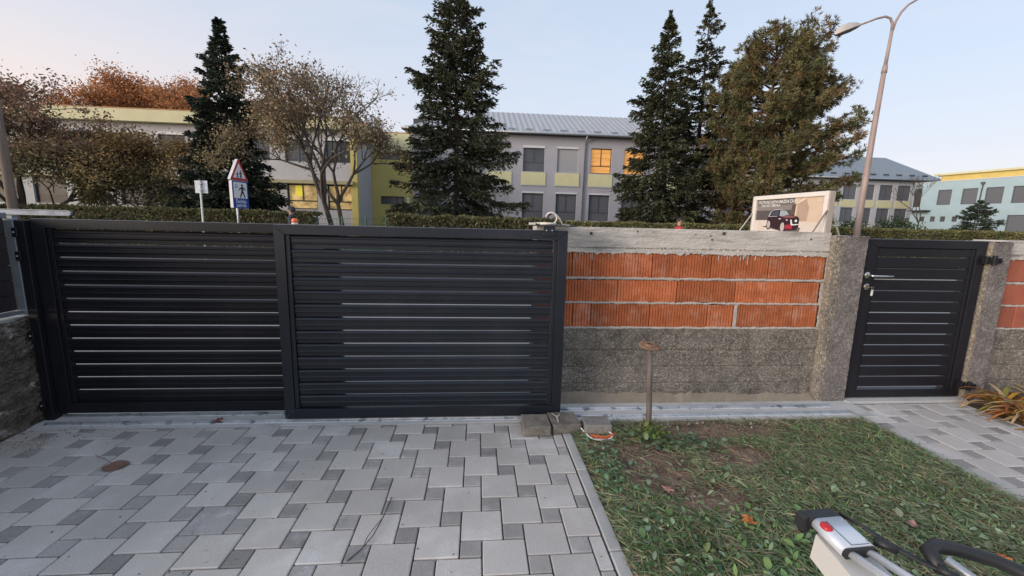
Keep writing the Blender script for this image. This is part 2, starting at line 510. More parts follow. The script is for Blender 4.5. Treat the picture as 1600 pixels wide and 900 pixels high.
# ================================================================ BRICK WALL
WY = 3.22
def rough_panel(name, m, x0, x1, z0, z1, y, amp, nu, nv, parent, thick=.2, sc=18, board=None, seed=0):
    def fn(u, v):
        x, z = x0 + u * (x1 - x0), z0 + v * (z1 - z0)
        e = 1.0
        d = amp * (fbm(x * sc, z * sc, seed, 5) + .5 * fbm(x * 3, z * 3, seed + 4))
        if board and min(abs(z - q) for q in board) < (z1 - z0) / nv * .6: d -= amp * 1.2
        return (x, y - d * e, z)
    V, F = rgrid(nu, nv, fn)
    b_ = MB(); b_.mesh(V, F)
    b_.box(x0 + .001, x1 - .001, y + amp * 1.5, y + thick, z0 + .001, z1 - .001)
    n = nu + 1                                # close the rim
    rim = [i for i in range(n)], [nv * n + i for i in range(n)], [j * n for j in range(nv + 1)], [j * n + nu for j in range(nv + 1)]
    for r in rim:
        for a, c in zip(r[:-1], r[1:]):
            pa, pc = V[a], V[c]
            b_.poly([pa, pc, (pc[0], y + thick, pc[2]), (pa[0], y + thick, pa[2])])
    return b_.build(name, m, parent)
ZC = [(.640, .825), (.845, 1.020), (1.045, 1.238)]      # three courses
def groove_brick(x0, x1, z0, z1, grooves=True):
    b_ = MB()
    w = x1 - x0
    if grooves:
        n = max(2, round(w / .0235))
        pr = []
        for k in range(n):
            a = x0 + w * k / n; p = w / n
            dz = random.uniform(-.0012, .0012)
            pr += [(a + p * .02, .008), (a + p * .16, dz), (a + p * .80, dz), (a + p * .95, .008)]
        pr = [(x0, .008)] + pr + [(x1, .008)]
        v = [(x, WY + d, z) for z in (z0, z1) for x, d in pr]
        m_ = len(pr)
        b_.mesh(v, [(i, i + 1, m_ + i + 1, m_ + i) for i in range(m_ - 1)])
        b_.poly([(x0, WY + .008, z0), (x0, WY + .1, z0), (x0, WY + .1, z1), (x0, WY + .008, z1)])
        b_.poly([(x1, WY + .008, z0), (x1, WY + .1, z0), (x1, WY + .1, z1), (x1, WY + .008, z1)])
        b_.poly([(x0, WY + .008, z1), (x1, WY + .008, z1), (x1, WY + .1, z1), (x0, WY + .1, z1)])
        b_.poly([(x0, WY + .008, z0), (x1, WY + .008, z0), (x1, WY + .1, z0), (x0, WY + .1, z0)])
    else:
        b_.box(x0, x1, WY, WY + .1, z0, z1, .004)
    return b_
def mortar_bed(x0, x1, z0, z1, parent, name='mortar_bed'):
    n = max(4, int((x1 - x0) / .012))
    b_ = MB()
    T, B = [], []
    for i in range(n + 1):
        x = x0 + (x1 - x0) * i / n
        T.append((x, z1 + .005 * fbm(x * 35, 1, z0 * 9) + .004 * fbm(x * 9, 2, z0)))
        B.append((x, z0 + .006 * fbm(x * 40, 7, z0 * 9) + .004 * fbm(x * 8, 5, z0)))
    v = []
    for i in range(n + 1):
        pr = .003 + .003 * fbm(T[i][0] * 30, 3, z0)
        v += [(B[i][0], WY + .012, B[i][1]), (B[i][0], WY - pr, B[i][1] + .005), (T[i][0], WY - pr, T[i][1] - .004), (T[i][0], WY + .012, T[i][1])]
    b_.mesh(v, [(i * 4 + k, i * 4 + k + 1, i * 4 + 4 + k + 1, i * 4 + 4 + k) for i in range(n) for k in range(3)])
    return b_.build(name, m_mortar, parent, True)
def wall(x0, x1, joints, grooves, bm_, label, cap_h, right=False):
    w = thing('garden_wall', label, 'wall', (x0, WY, 0))
    rough_panel('concrete_base', m_oldconc, x0, x1, .045, .620, WY - .012, .006, int((x1 - x0) * 90), 56, w, .24, 16, board=(.44, .30, .16))
    box('core', mat('core_mortar', (.10, .075, .06), .95, .3, 20), x0 + .002, x1 - .002, WY + .016, WY + .22, .615, 1.24, w)
    for (z0, z1), js in zip(ZC, joints):
        for a, c in zip(js[:-1], js[1:]):
            gap = .006 if grooves else .007
            groove_brick(a + gap * .5, c - gap * .5, z0 + random.uniform(-.003, .003), z1 + random.uniform(-.003, .003), grooves).build('brick', bm_, w)
    mortar_bed(x0, x1, .616, .640, w); mortar_bed(x0, x1, .824, .846, w); mortar_bed(x0, x1, 1.020, 1.046, w)
    # cap beam cast between boards, with a ragged lower lip
    nx = int((x1 - x0) * 80)
    def cap(u, v):
        x = x0 + u * (x1 - x0)
        rag = (.018 * max(0, fbm(x * 22, 3, 1)) + .012 * fbm(x * 70, 9, 1) + .012 * fbm(x * 3, 4, 4))
        zb = 1.238 - rag
        z = zb + v * (cap_h - zb)
        d = .0035 * fbm(x * 6, z * 40, 3) + .002 * fbm(x * 40, z * 60, 1)
        if .0 <= z - 1.268 < .009: d -= .012
        if z < 1.268: d += .004
        return (x, WY - .006 - d, z)
    V, F = rgrid(nx, 34, cap)
    b_ = MB(); b_.mesh(V, F)
    n = nx + 1
    top = V[34 * n:]
    b_.mesh([(p[0], p[1], p[2]) for p in top] + [(p[0], WY + .115, p[2] + .003 * fbm(p[0] * 9, 1, 1)) for p in top] + [(p[0], WY + .235, p[2]) for p in top] + [(p[0], WY + .235, 1.22) for p in top],
            [(k * n + i, k * n + i + 1, (k + 1) * n + i + 1, (k + 1) * n + i) for k in range(3) for i in range(n - 1)])
    b_.mesh([(p[0], p[1], p[2]) for p in V[:n]] + [(p[0], WY + .235, 1.22) for p in V[:n]], [(i, i + 1, n + i + 1, n + i) for i in range(n - 1)])
    for xx, ix in ((x0, 0), (x1, nx)):
        q = [V[j * n + ix] for j in range(35)]
        b_.poly([(xx, p[1], p[2]) for p in q] + [(xx, WY + .235, cap_h), (xx, WY + .235, 1.22)])
    b_.build('cap_beam', m_cap, w)
    return w
J1 = [.455, .740, .900, 1.390, 1.880, 2.372, 2.862]
J2 = [.455, .625, 1.118, 1.612, 2.108, 2.600, 2.838]
J3 = [.455, .760, .910, 1.398, 1.888, 2.108, 2.142, 2.630, 2.850]
gw = wall(.45, 2.872, [J3, J2, J1], True, m_brick, 'unplastered brick wall between the sliding gate and the grey pillar', 1.432)
# wide mortar joint in the lowest course
for (x0, x1, z0, z1) in ((2.110, 2.140, .640, .825), (2.841, 2.872, .845, 1.02), (2.853, 2.872, .640, .825), (2.864, 2.873, 1.045, 1.24)):
    V, F = rgrid(3, 12, lambda u, v: (x0 + u * (x1 - x0) + .004 * fbm(v * 9, u, x0), WY - .002 - .003 * fbm(u * 5, v * 8, z0), z0 + v * (z1 - z0)))
    b = MB(); b.mesh(V, F); b.build('mortar_joint', m_mortar, gw)
# mortar skirt along the foot and smeared mortar
def skirt(u, v):
    x = .45 + u * 2.42
    h = .095 + .026 * fbm(x * 5, 2, 0) + .012 * fbm(x * 22, 3, 0) - .04 * min(1, u * 1.2)
    h = max(.05, h)
    return (x, WY - .052 + v * .036 + (0.006 * fbm(x * 20, v * 6, 1)), .004 + v ** .8 * h)
V, F = rgrid(170, 5, skirt); b = MB(); b.mesh(V, F); b.build('mortar_skirt', m_skirt, gw, True)
# shade of cap-beam tie holes drawn as dark boxes, and mortar runs on the bricks
m_tie_hole = mat('tie_hole_dark', (.05, .045, .04), .8, .2, 40)
for (x, z, s) in ((.875, 1.385, .010), (1.245, 1.408, .006), (1.955, 1.405, .011), (2.70, 1.375, .006), (1.845, 1.385, .005), (1.86, 1.355, .006), (1.72, 1.395, .004)):
    b = MB(); b.box(x - s, x + s, WY - .012, WY + .004, z - s * 1.1, z + s * 1.1, .002); b.build('tie_hole_shade', m_tie_hole, gw)
b = MB()
for _ in range(30):
    x = random.choice((random.uniform(1.9, 2.2), random.uniform(.75, .95), random.uniform(1.0, 2.8))); L_ = random.uniform(.01, .05) * random.choice((1, 1, 1.6))
    w_ = random.uniform(.0012, .003); z = 1.238 - random.uniform(-.01, .01)
    b.box(x - w_, x + w_, WY - .005, WY + .006, z - L_, z, .001)
o = b.build('mortar_drips', m_mortar, gw); o['kind'] = 'stuff'
# right stretch of wall
wall(4.462, 8.2, [[4.47, 4.70, 5.2, 5.7, 6.2, 6.7, 7.2, 7.7, 8.19], [4.47, 4.95, 5.45, 5.95, 6.45, 6.95, 7.45, 8.19], [4.47, 4.80, 5.3, 5.8, 6.3, 6.8, 7.3, 8.19]], False, m_brick2,
     'garden wall with smooth red blocks behind the yellow leaves', 1.400, True)

# ---- pillars: washed aggregate with a smoother right face
def pillar(x0, x1, xs, label, ztop):
    t = thing('gate_pillar', label, 'pillar', ((x0 + x1) / 2, 3.17, 0))
    rough_panel('pebbled_face', m_post, x0, xs, .0, ztop, 3.166, .007, 14, 110, t, .22, 26)
    rough_panel('smooth_face', m_postface, xs + .0005, x1, .0, ztop - .002, 3.158, .004, 20, 110, t, .22, 20)
    b_ = MB()
    V, F = rgrid(24, 24, lambda u, v: (x0 - .004 + u * (x1 - x0 + .008), 3.152 + v * .24, ztop + .002 + .004 * fbm(u * 8, v * 8, 2)))
    b_.mesh(V, F); b_.build('top_face', m_cap, t, True)
    return t
pillar(2.874, 3.150, 2.945, 'rough concrete pillar between the brick wall and the small gate', 1.405)
pillar(4.285, 4.460, 4.290, 'slim concrete pillar carrying the hinges of the small gate', 1.388)

# ================================================================ GATES
def slat_mesh(L, ribbed=True, h=.0825):
    """horizontal lamella; local x 0..L, front toward -y. Ribbed: a proud band with lit lips over a recessed flange"""
    if ribbed:
        prof = [(.020, 0), (.0125, 0), (.0125, .027), (.0015, .0305), (.0, .033), (.0, .0355), (.0065, .0415), (.0065, h - .0245), (.0055, h - .022), (.0, h - .0195), (.0, h - .0135), (.0085, h - .0035), (.020, h)]
    else:
        prof = [(.015, 0), (.003, .0), (.0, .003), (.0, h - .005), (.004, h), (.015, h)]
    b_ = MB()
    b_.prism(prof, lambda a, c, t: (t, a, c), 0, L)
    return b_
def mitred_frame(parent, m, x0, x1, z0, z1, yf, yb, wl, wr, wt, wb):
    """four mitred members with a hairline at each mitre"""
    e = .0009
    def member(name, poly):
        b_ = MB()
        # front face slightly chamfered: two prisms would overlap, so bevel by inset ring
        cx = sum(p[0] for p in poly) / 4; cz = sum(p[1] for p in poly) / 4
        c = .002
        def inset(p):
            return (p[0] + (c if p[0] < cx else -c), p[1] + (c if p[1] < cz else -c))
        v = [(p[0], yb, p[1]) for p in poly] + [(p[0], yf + c, p[1]) for p in poly] + [(inset(p)[0], yf, inset(p)[1]) for p in poly]
        f = [(3, 2, 1, 0), (8, 9, 10, 11)] + [(k, (k + 1) % 4, 4 + (k + 1) % 4, 4 + k) for k in range(4)] + [(4 + k, 4 + (k + 1) % 4, 8 + (k + 1) % 4, 8 + k) for k in range(4)]
        b_.mesh(v, f)
        return b_.build(name, m, parent)
    member('top_rail', [(x0 + e, z1), (x0 + wl + e, z1 - wt), (x1 - wr - e, z1 - wt), (x1 - e, z1)])
    member('bottom_rail', [(x0 + wl + e, z0 + wb), (x0 + e, z0), (x1 - e, z0), (x1 - wr - e, z0 + wb)])
    member('stile', [(x0, z1 - e), (x0, z0 + e), (x0 + wl, z0 + wb + e), (x0 + wl, z1 - wt - e)])
    member('stile', [(x1, z0 + e), (x1, z1 - e), (x1 - wr, z1 - wt - e), (x1 - wr, z0 + wb + e)])
def gate(name, label, m, x0, x1, z0, z1, yf, th, ws, gap0=.206, n=13, trim=True, ribbed=True):
    t = thing(name, label, 'gate', ((x0 + x1) / 2, yf + th / 2, z0))
    wl, wr, wt, wb = ws
    mitred_frame(t, m, x0, x1, z0, z1, yf, yf + th, wl, wr, wt, wb)
    if trim:      # inner channel that holds the slats
        for a, c in ((x0 + wl, x0 + wl + .030), (x1 - wr - .030, x1 - wr)):
            box('side_channel', m, a + .002, c - .001, yf + .010, yf + th - .008, z0 + wb + .002, z1 - wt - .002, t, .002)
    xa, xb = x0 + wl + (.034 if trim else .002), x1 - wr - (.034 if trim else .002)
    H_ = .0878 if ribbed else .0862
    me = slat_mesh(xb - xa, ribbed, H_).data('slat', m)
    for k in range(-1, n):
        za = gap0 + .0945 * k + (.0040 if ribbed else .0045)
        me_ = me
        if za < z0 + wb + .001:                            # first lamella is trimmed above the bottom rail
            if za < z0 + wb - .03: continue
            me_ = slat_mesh(xb - xa, ribbed, H_ - (z0 + wb + .001 - za)).data('slat', m); za = z0 + wb + .001
        if za + H_ > z1 - wt + .004:                       # last lamella is trimmed under the top rail
            hh = z1 - wt - .001 - za
            if hh < .045: continue
            me_ = slat_mesh(xb - xa, ribbed, hh).data('slat', m)
        o = bpy.data.objects.new('slat', me_); COL.objects.link(o); o.parent = t
        o.location = (xa - t.location[0], yf + .014 - t.location[1], za - t.location[2])
        o.rotation_euler = (random.gauss(0, .004), random.gauss(0, .0004), 0)
    return t
# front panel
fg = gate('sliding_gate', 'black louvred sliding gate panel standing in front of the other', m_gate, -1.352, .628, .036, 1.402, 2.905, .06, (.068, .068, .062, .070))
# top cover strip (thin bright edge)
box('cover_strip', mat('strip_grey', (.10, .115, .14), .35, .05), -1.350, .626, 2.909, 2.961, 1.4025, 1.4065, fg, .001)
bg_ = gate('sliding_gate', 'black louvred sliding gate panel at the left, partly hidden behind the other', m_gate2, -2.950, -.985, .040, 1.402, 3.032, .06, (.085, .068, .058, .076))
box('cover_strip', MATS['strip_grey'], -2.948, -.987, 3.036, 3.088, 1.4025, 1.4065, bg_, .001)
# catch post at the left wall
cp = thing('catch_post', 'black steel post where the sliding gate closes at the left', 'post', (-2.985, 3.06, 0))
box('post_tube', m_gate2, -3.014, -2.956, 3.00, 3.10, 0, 1.395, cp, .003)
for z in (1.315, 1.16, .62, .12):
    box('catch_plate', m_gate2, -3.024, -2.99, 2.985, 2.999, z - .03, z + .03, cp, .003)
    b = MB(); b.lathe([(.006, 0), (.006, .006), (.003, .008)], 10, (0, 0, 0), lambda p: (-3.006 + p[0], 2.985 - p[2], z + p[1])); b.build('bolt', m_steel, cp)
# guide bracket and cables at the wall end
gb = thing('guide_bracket', 'black steel guide bracket at the top corner of the front gate', 'bracket', (.5, 2.95, 1.40))
box('front_plate', m_gate, .452, .532, 2.892, 2.899, 1.368, 1.440, gb, .001)
box('top_plate', m_gate, .400, .685, 2.8995, 3.19, 1.4335, 1.4395, gb, .001)
for x in (.472, .512):
    b = MB(); b.lathe([(.005, 0), (.005, .004), (.003, .005)], 8, (0, 0, 0), lambda p, x=x: (x + p[0], 2.892 - p[2], 1.405 + p[1])); b.build('screw', m_steel, gb)
def spiral(c, r, n, a0, a1, dy):
    return [(c[0] + r * math.cos(a0 + (a1 - a0) * k / n), c[1] + dy * k / n, c[2] + r * math.sin(a0 + (a1 - a0) * k / n)) for k in range(n + 1)]
cable = thing('cable_coil', 'pale flexible cable coiled upright on the end of the wall', 'cable', (.53, 3.14, 1.435))
pts = [(.40, 3.20, 1.449), (.44, 3.19, 1.452), (.49, 3.16, 1.456)] + spiral((.545, 3.12, 1.492), .040, 22, -PI * .7, 1.0 * PI, .03)[2:] 
pts += [(.52, 3.152, 1.528), (.55, 3.155, 1.536), (.585, 3.16, 1.520), (.612, 3.165, 1.492), (.632, 3.17, 1.462), (.638, 3.18, 1.446), (.70, 3.21, 1.440)]
m_beige = mat('beige_conduit', (.66, .61, .54), .5, .08, 30)
tube('conduit', m_beige, pts, .0062, cable)
tube('inner_wire', m_black, spiral((.548, 3.125, 1.492), .031, 10, PI * .55, PI * 1.15, .004), .006, cable)
box('conduit_end', m_beige, .385, .435, 3.17, 3.21, 1.4385, 1.456, cable, .003)
tube('clip', m_beige, [(.46, 3.13, 1.449), (.53, 3.12, 1.452), (.58, 3.125, 1.450)], .009, cable)
bc = thing('warning_lamp', 'small orange warning lamp standing on the top edge of the sliding gate', 'lamp', (-1.27, 3.06, 1.4065))
b = MB(); b.lathe([(.020, 0), (.022, .003), (.022, .008), (.019, .010)], 16, (-1.275, 3.06, 1.4065)); b.build('lamp_base', m_white, bc, False)
b = MB(); b.lathe([(.018, .010), (.021, .016), (.021, .028), (.017, .036), (.009, .041)], 16, (-1.275, 3.06, 1.4065))
b.build('lens', mat('orange_lens', (.85, .17, .03), .25, .05), bc, True)

# pedestrian gate
pg = gate('small_gate', 'black louvred pedestrian gate with a steel lever handle', m_gate2, 3.172, 4.262, .022, 1.388, 3.186, .05, (.094, .085, .066, .070), ribbed=False)
box('cover_strip', MATS['strip_grey'], 3.174, 4.260, 3.190, 3.232, 1.3885, 1.3915, pg, .001)
tag(box('threshold', m_apron, 3.152, 4.284, 3.125, 3.30, -.1, .012), kind='structure')
def rosette(nm, x, z, r):
    b_ = MB(); b_.lathe([(r, 0), (r, .005), (r * .85, .008), (r * .3, .009)], 20, (0, 0, 0), lambda p: (x + p[0], 3.186 - p[2], z + p[1]))
    return b_.build(nm, m_steel, pg, False)
ro_ = rosette('rosette', 3.212, 1.092, .026)
tube('lever', m_steel, [(3.212, 3.180, 1.092), (3.212, 3.140, 1.092), (3.222, 3.130, 1.091), (3.24, 3.127, 1.0905), (3.30, 3.127, 1.090), (3.385, 3.127, 1.090)], .0095, pg, 10)
rosette('lock_plate', 3.222, .995, .026)
box('cylinder', mat('lock_dark', (.12, .11, .10), .4, .05, metal=.8), 3.214, 3.230, 3.163, 3.178, .98, 1.012, pg, .002)
box('key', m_steel, 3.2205, 3.2235, 3.140, 3.163, .992, 1.000, pg)
b = MB(); b.lathe([(.011, 0), (.011, .002)], 14, (0, 0, 0), lambda p: (3.222 + p[2], 3.130 + p[0], .996 + p[1])); b.build('key_bow', m_steel, pg)
b = MB(); b.prism([(3.238, .925), (3.252, .925), (3.255, .968), (3.247, .976), (3.239, .968)], lambda a, c, t: (a, t, c), 3.150, 3.155); b.build('key_tag', m_white, pg)
tube('key_ring', m_steel, [(3.224 + .013 * (1 - math.cos(k * .7)), 3.145, .975 + .012 * math.sin(k * .7)) for k in range(9)], .0012, pg, 5)
for z in (1.235, .135):
    hb = box('hinge', m_gate2, 4.222, 4.262, 3.145, 3.184, z - .032, z + .032, pg, .003)
    box('hinge_arm', m_gate2, 4.263, 4.345, 3.128, 3.147, z - .026, z + .020, pg, .003)
    b = MB(); b.lathe([(.015, -.04), (.015, .04)], 14, (4.285, 3.137, z)); b.build('hinge_pin', m_gate2, pg, False)
    b = MB(); b.lathe([(.009, 0), (.009, .010), (.006, .013)], 6, (0, 0, 0), lambda p, z=z: (4.33 + p[0], 3.128 - p[2], z - .004 + p[1])); b.build('hinge_bolt', m_gate2, pg)

# ================================================================ NEIGHBOUR'S LOW WALL AND FENCE (left)
lw = thing('low_wall', 'old dark concrete wall running along the left of the driveway', 'wall', (-3.1, 2.2, 0))
def lwall(u, v):
    y = .4 + u * 2.70; z = v * .748
    d = .024 * fbm(y * 4, z * 7, 1) + .018 * fbm(y * 11, z * 17, 2) + .010 * fbm(y * 34, z * 44, 3)
    d -= .016 * max(0, .12 - abs(fbm(y * 2.2, z * 6, 14))) / .12
    if z > .45 and fbm(y * 3, z * 6, 8) > .15: d += .012
    return (-3.045 + d + .02 * (1 - v), y, z)
V, F = rgrid(230, 90, lwall)
b = MB(); b.mesh(V, F); n = 231
t_ = V[90 * n:]
b.mesh(t_ + [(-3.27, p[1], .745 + .006 * fbm(p[1] * 9, 1, 1)) for p in t_] + [(-3.27, p[1], 0) for p in t_], [(k * n + i, k * n + i + 1, (k + 1) * n + i + 1, (k + 1) * n + i) for k in range(2) for i in range(n - 1)])
e_ = [V[j * n + 230] for j in range(91)]
b.poly(e_ + [(-3.27, 3.10, .748), (-3.27, 3.10, 0)])
b.build('wall_body', mat('old_wall', (.135, .118, .100), .95, .45, 5, 1.6, 45, fine=.5, fscale=70, col2=(.36, .345, .32), mix_scale=5, mix_lo=.56, mix_hi=.66, stretch=(1, 1, 1.8), spec=.15), lw)
V, F = rgrid(60, 6, lambda u, v: (-3.29 + v * .245, .4 + u * 2.69, .752 + .008 * fbm(u * 30, v * 3, 3)))
b = MB(); b.mesh(V, F); b.mesh([V[6 * 61 + i] for i in range(61)] + [(V[6 * 61 + i][0], V[6 * 61 + i][1], .735) for i in range(61)], [(i, i + 1, 61 + i + 1, 61 + i) for i in range(60)])
b.build('coping', mat('coping_pale', (.36, .37, .37), .85, .15, 6, .3, 60), lw)
fe = thing('neighbour_fence', 'dark panel fence with galvanised posts on the old left wall', 'fence', (-3.1, 2.6, .755))
box('post', m_dull, -3.075, -3.015, 2.995, 3.035, .762, 1.405, fe, .003)
box('post', m_dull, -3.085, -3.035, 3.050, 3.085, .762, 1.37, fe, .003)
for z in (1.30, 1.24, 1.12, .95):
    b = MB(); b.lathe([(.009, 0), (.009, .004), (.004, .007)], 8, (0, 0, 0), lambda p, z=z: (-3.035 + p[2], 3.068 + p[0], z + p[1])); b.build('bolt', m_steel, fe)
box('gap_blocker', mat('gap_dark', (.02, .018, .02), .6), -3.096, -3.0765, 1.2, 2.985, .80, 1.398, fe)  # added dark sheet, keeps bright pavement from showing through the panel gaps
m_fpan = mat('fence_panel_dark', (.030, .026, .030), .5, .15, 4)
for k in range(6):
    box('panel', m_fpan, -3.075, -3.055, 1.2, 2.985, .800 + k * .1, .8985 + k * .1, fe, .004)
box('top_rail', m_dull, -3.085, -3.035, 1.2, 2.99, 1.404, 1.440, fe, .004)
box('bottom_rail', m_dull, -3.082, -3.04, 1.2, 2.99, .770, .793, fe, .003)
gc = thing('galvanised_channel', 'galvanised steel channel with a rounded end behind the left gate', 'channel', (-3.1, 3.30, 1.40))
b = MB()
oval = [(-3.40, 1.428), (-3.40, 1.462)] + [(-2.93 + .017 * math.sin(a), 1.445 + .017 * math.cos(a)) for a in np.linspace(0, PI, 9)]
b.prism(oval, lambda a, c, t: (a, t, c), 3.285, 3.30)
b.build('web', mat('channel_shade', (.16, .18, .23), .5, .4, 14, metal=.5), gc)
tube('rim', m_dull, [(-3.40, 3.283, 1.462)] + [(-2.93 + .017 * math.sin(a), 3.283, 1.445 + .017 * math.cos(a)) for a in np.linspace(0, PI, 9)] + [(-3.40, 3.283, 1.428)], .0035, gc)
box('support', m_dull, -3.36, -3.32, 3.302, 3.34, -.02, 1.45, gc, .003)

# ================================================================ SMALL THINGS ON THE GROUND
def stone_block(label, x0, x1, y0, y1, rz, m, z0=.004, h=.068):
    b_ = MB()
    cx, cy = (x0 + x1) / 2, (y0 + y1) / 2
    hx, hy = (x1 - x0) / 2, (y1 - y0) / 2
    N_ = 14
    # rough chamfered block from displaced faces
    bm = bmesh.new()
    v, f = chamfer_box(-hx, hx, -hy, hy, 0, h, .006)
    vs = [bm.verts.new(p) for p in v]
    for q in f: bm.faces.new([vs[i] for i in q])
    bmesh.ops.recalc_face_normals(bm, faces=bm.faces)
    bmesh.ops.subdivide_edges(bm, edges=[e for e in bm.edges if e.calc_length() > .03], cuts=9, use_grid_fill=True)
    for q in bm.verts:
        if q.co.z > .002:
            d = .0035 * fbm((q.co.x + cx) * 28, (q.co.y + cy) * 28, q.co.z * 28)
            q.co += q.co.normalized() * d
    me = bpy.data.meshes.new('loose_block')
    bm.to_mesh(me); bm.free(); me.materials.append(m)
    o = link('loose_block', me)
    o.location = (cx, cy, z0); o.rotation_euler = (0, 0, rz)
    return tag(o, label, 'paving block', 'loose old paving blocks')
m_blk = mat('old_block', (.235, .21, .175), .92, .25, 12, .6, 90, fine=.25, fscale=120, col2=(.15, .135, .12), mix_scale=9)
m_blk2 = mat('old_block_dark', (.15, .135, .12), .92, .25, 12, .6, 90, fine=.25, fscale=120, col2=(.23, .20, .17), mix_scale=9)
stone_block('brownish loose paving block, left one of the touching pair under the gate', .325, .518, 2.655, 2.855, .0, m_blk)
stone_block('dark loose paving block with a pale cement mark, touching the brownish block', .527, .730, 2.680, 2.885, .06, m_blk2)
stone_block('grey loose paving block lying alone on the cables', .757, .945, 2.645, 2.79, -.05, mat('old_block_grey', (.24, .225, .21), .92, .2, 12, .6, 90, fine=.25), .014)
# cement mark on the dark block
cb = [o for o in COL.objects if o.name.startswith('loose_block')][1]
b = MB(); b.tube([(-.07, .075, .0705), (-.045, .02, .071), (-.055, -.06, .0705)], [.005, .006, .004], 6); b.tube([(.0, .085, .0705), (-.02, .05, .071), (-.045, .015, .071)], [.004, .005, .006], 6)
b.build('cement_mark', m_mortar, cb, True, base=(0, 0, 0))
# cables by the blocks
cc = thing('cable_tangle', 'orange and white cables coiled on the soil beside the loose blocks', 'cable', (.86, 2.62, 0))
for k in range(4):
    rx, ry = .085 - .01 * k, .05 - .006 * k
    pts = [(.865 + .01 * k + rx * math.cos(a) * (1 + .05 * math.sin(3 * a + k)), 2.625 + ry * math.sin(a), .012 + .006 * k + .006 * math.sin(2 * a + k)) for a in np.linspace(-2.6, 2.4, 26)]
    pts = [(.74 - .01 * k, 2.66 + .01 * k, .006)] + pts
    tube('orange_cable', m_orange, pts, .0042, cc, 6)
tube('white_cable', m_white, [(.715, 2.72, .05), (.735, 2.69, .04), (.76, 2.66, .02)] + [(.85 + .085 * math.cos(a), 2.615 + .055 * math.sin(a), .028 + .008 * math.sin(a)) for a in np.linspace(-PI * .95, PI * .45, 20)] + [(.80, 2.66, .05)], .0052, cc, 6)
tube('white_cable', m_white, [(.74, 2.66, .01), (.78, 2.61, .014), (.84, 2.575, .016), (.91, 2.57, .012)], .0048, cc, 6)
# rusty pipe with a flange
pp = thing('flanged_pipe', 'weathered iron pipe with a rusty flange disc, standing in the lawn', 'pipe', (1.213, 2.67, 0))
tube('pipe', m_pipe, [(1.213, 2.67, -.02), (1.205, 2.668, .2), (1.19, 2.664, .42), (1.172, 2.66, .64)], [.0205, .0195, .019, .0185], pp, 14)
T = Matrix.Translation((1.172, 2.66, .64)) @ Matrix.Rotation(.06, 4, 'Y') @ Matrix.Rotation(.10, 4, 'X')
b = MB(); b.lathe([(.060, 0), (.074, .003), (.076, .010), (.070, .014), (.046, .015), (.044, .024), (.024, .026), (.020, .020)], 28, (0, 0, 0), lambda p: tuple(T @ Vector(p)))
b.build('flange', m_rust, pp, False)
b = MB(); b.lathe([(.019, .0205), (.002, .0207)], 20, (0, 0, 0), lambda p: tuple(T @ Vector(p))); b.build('bore', m_black, pp)
for a in (.6, 2.2, 3.7, 5.3):
    b = MB(); b.lathe([(.008, .0135), (.007, .018)], 6, (.060 * math.cos(a), .060 * math.sin(a), 0), lambda p: tuple(T @ Vector(p))); b.build('flange_bolt', m_rust, pp)

# fallen leaves
def leaf_outline(kind):
    if kind == 'oval':
        return [(math.cos(a) * .5, math.sin(a) * .5 * .82) for a in np.linspace(0, 2 * PI, 22, endpoint=False)]
    pts = []
    lobes = ((.0, 1.0), (.9, .8), (1.9, .55), (-.9, .8), (-1.9, .55))
    for a in np.linspace(-PI, PI, 60, endpoint=False):
        r = .16 + max((q * .45 * max(0, 1 - abs(((a - c + PI) % (2 * PI)) - PI) / .38)) for c, q in lobes)
        pts.append((r * math.cos(a), r * math.sin(a)))
    return pts
def fallen_leaf(label, x, y, z, size, rz, m, kind, curl=.15, stem=None, sx=1.0, grp='fallen leaves'):
    t = thing('fallen_leaf', label, 'leaf', (x, y, z), grp)
    ol = leaf_outline(kind)
    c_, s__ = math.cos(rz), math.sin(rz)
    v = [(0, 0, 0)]; rings = 3
    for q in range(1, rings + 1):
        for (px, py) in ol:
            a, d = px * size * q / rings, py * size * q / rings * sx
            zz = curl * size * ((q / rings) ** 2) * (.5 + .5 * math.sin(7 * px + 5 * py)) * .6
            v.append((a * c_ - d * s__, a * s__ + d * c_, zz))
    n_ = len(ol)
    f = [(0, 1 + k, 1 + (k + 1) % n_) for k in range(n_)]
    for q in range(rings - 1):
        f += [(1 + q * n_ + k, 1 + q * n_ + (k + 1) % n_, 1 + (q + 1) * n_ + (k + 1) % n_, 1 + (q + 1) * n_ + k) for k in range(n_)]
    b_ = MB(); b_.mesh(v, f); b_.build('blade', m, t, True, base=(0, 0, 0))
    if stem:
        b_ = MB(); b_.tube([(0, 0, .003), (stem[0] * .5, stem[1] * .5, .012), (stem[0], stem[1], .006)], .0018, 5); b_.build('stem', m, t, True, base=(0, 0, 0))
    return t
m_lbrown = mat('leaf_brown', (.22, .125, .09), .7, .2, 60)
m_lred = mat('leaf_red', (.24, .075, .055), .7, .2, 60)
m_lpink = mat('leaf_pinkish', (.38, .20, .17), .7, .2, 60)
m_lyel = mat('leaf_yellow', (.42, .30, .06), .7, .2, 60)
fallen_leaf('round brown fallen leaf with a long stem on the driveway slabs', -2.08, 2.405, .006, .125, .3, m_lbrown, 'oval', .10, (-.20, .11))
fallen_leaf('red lobed fallen leaf on the pale concrete strip before the gate', -1.80, 2.925, .012, .105, 2.6, m_lred, 'lobed', .35, (-.06, -.02), .8)
fallen_leaf('pinkish fallen leaf on the bare soil of the lawn', 1.05, 2.02, .022, .085, .4, m_lpink, 'lobed', .2)
fallen_leaf('pale pink crumpled leaf among the clippings beside the mower', 2.13, 1.67, .045, .05, 1.2, m_lpink, 'oval', .4)
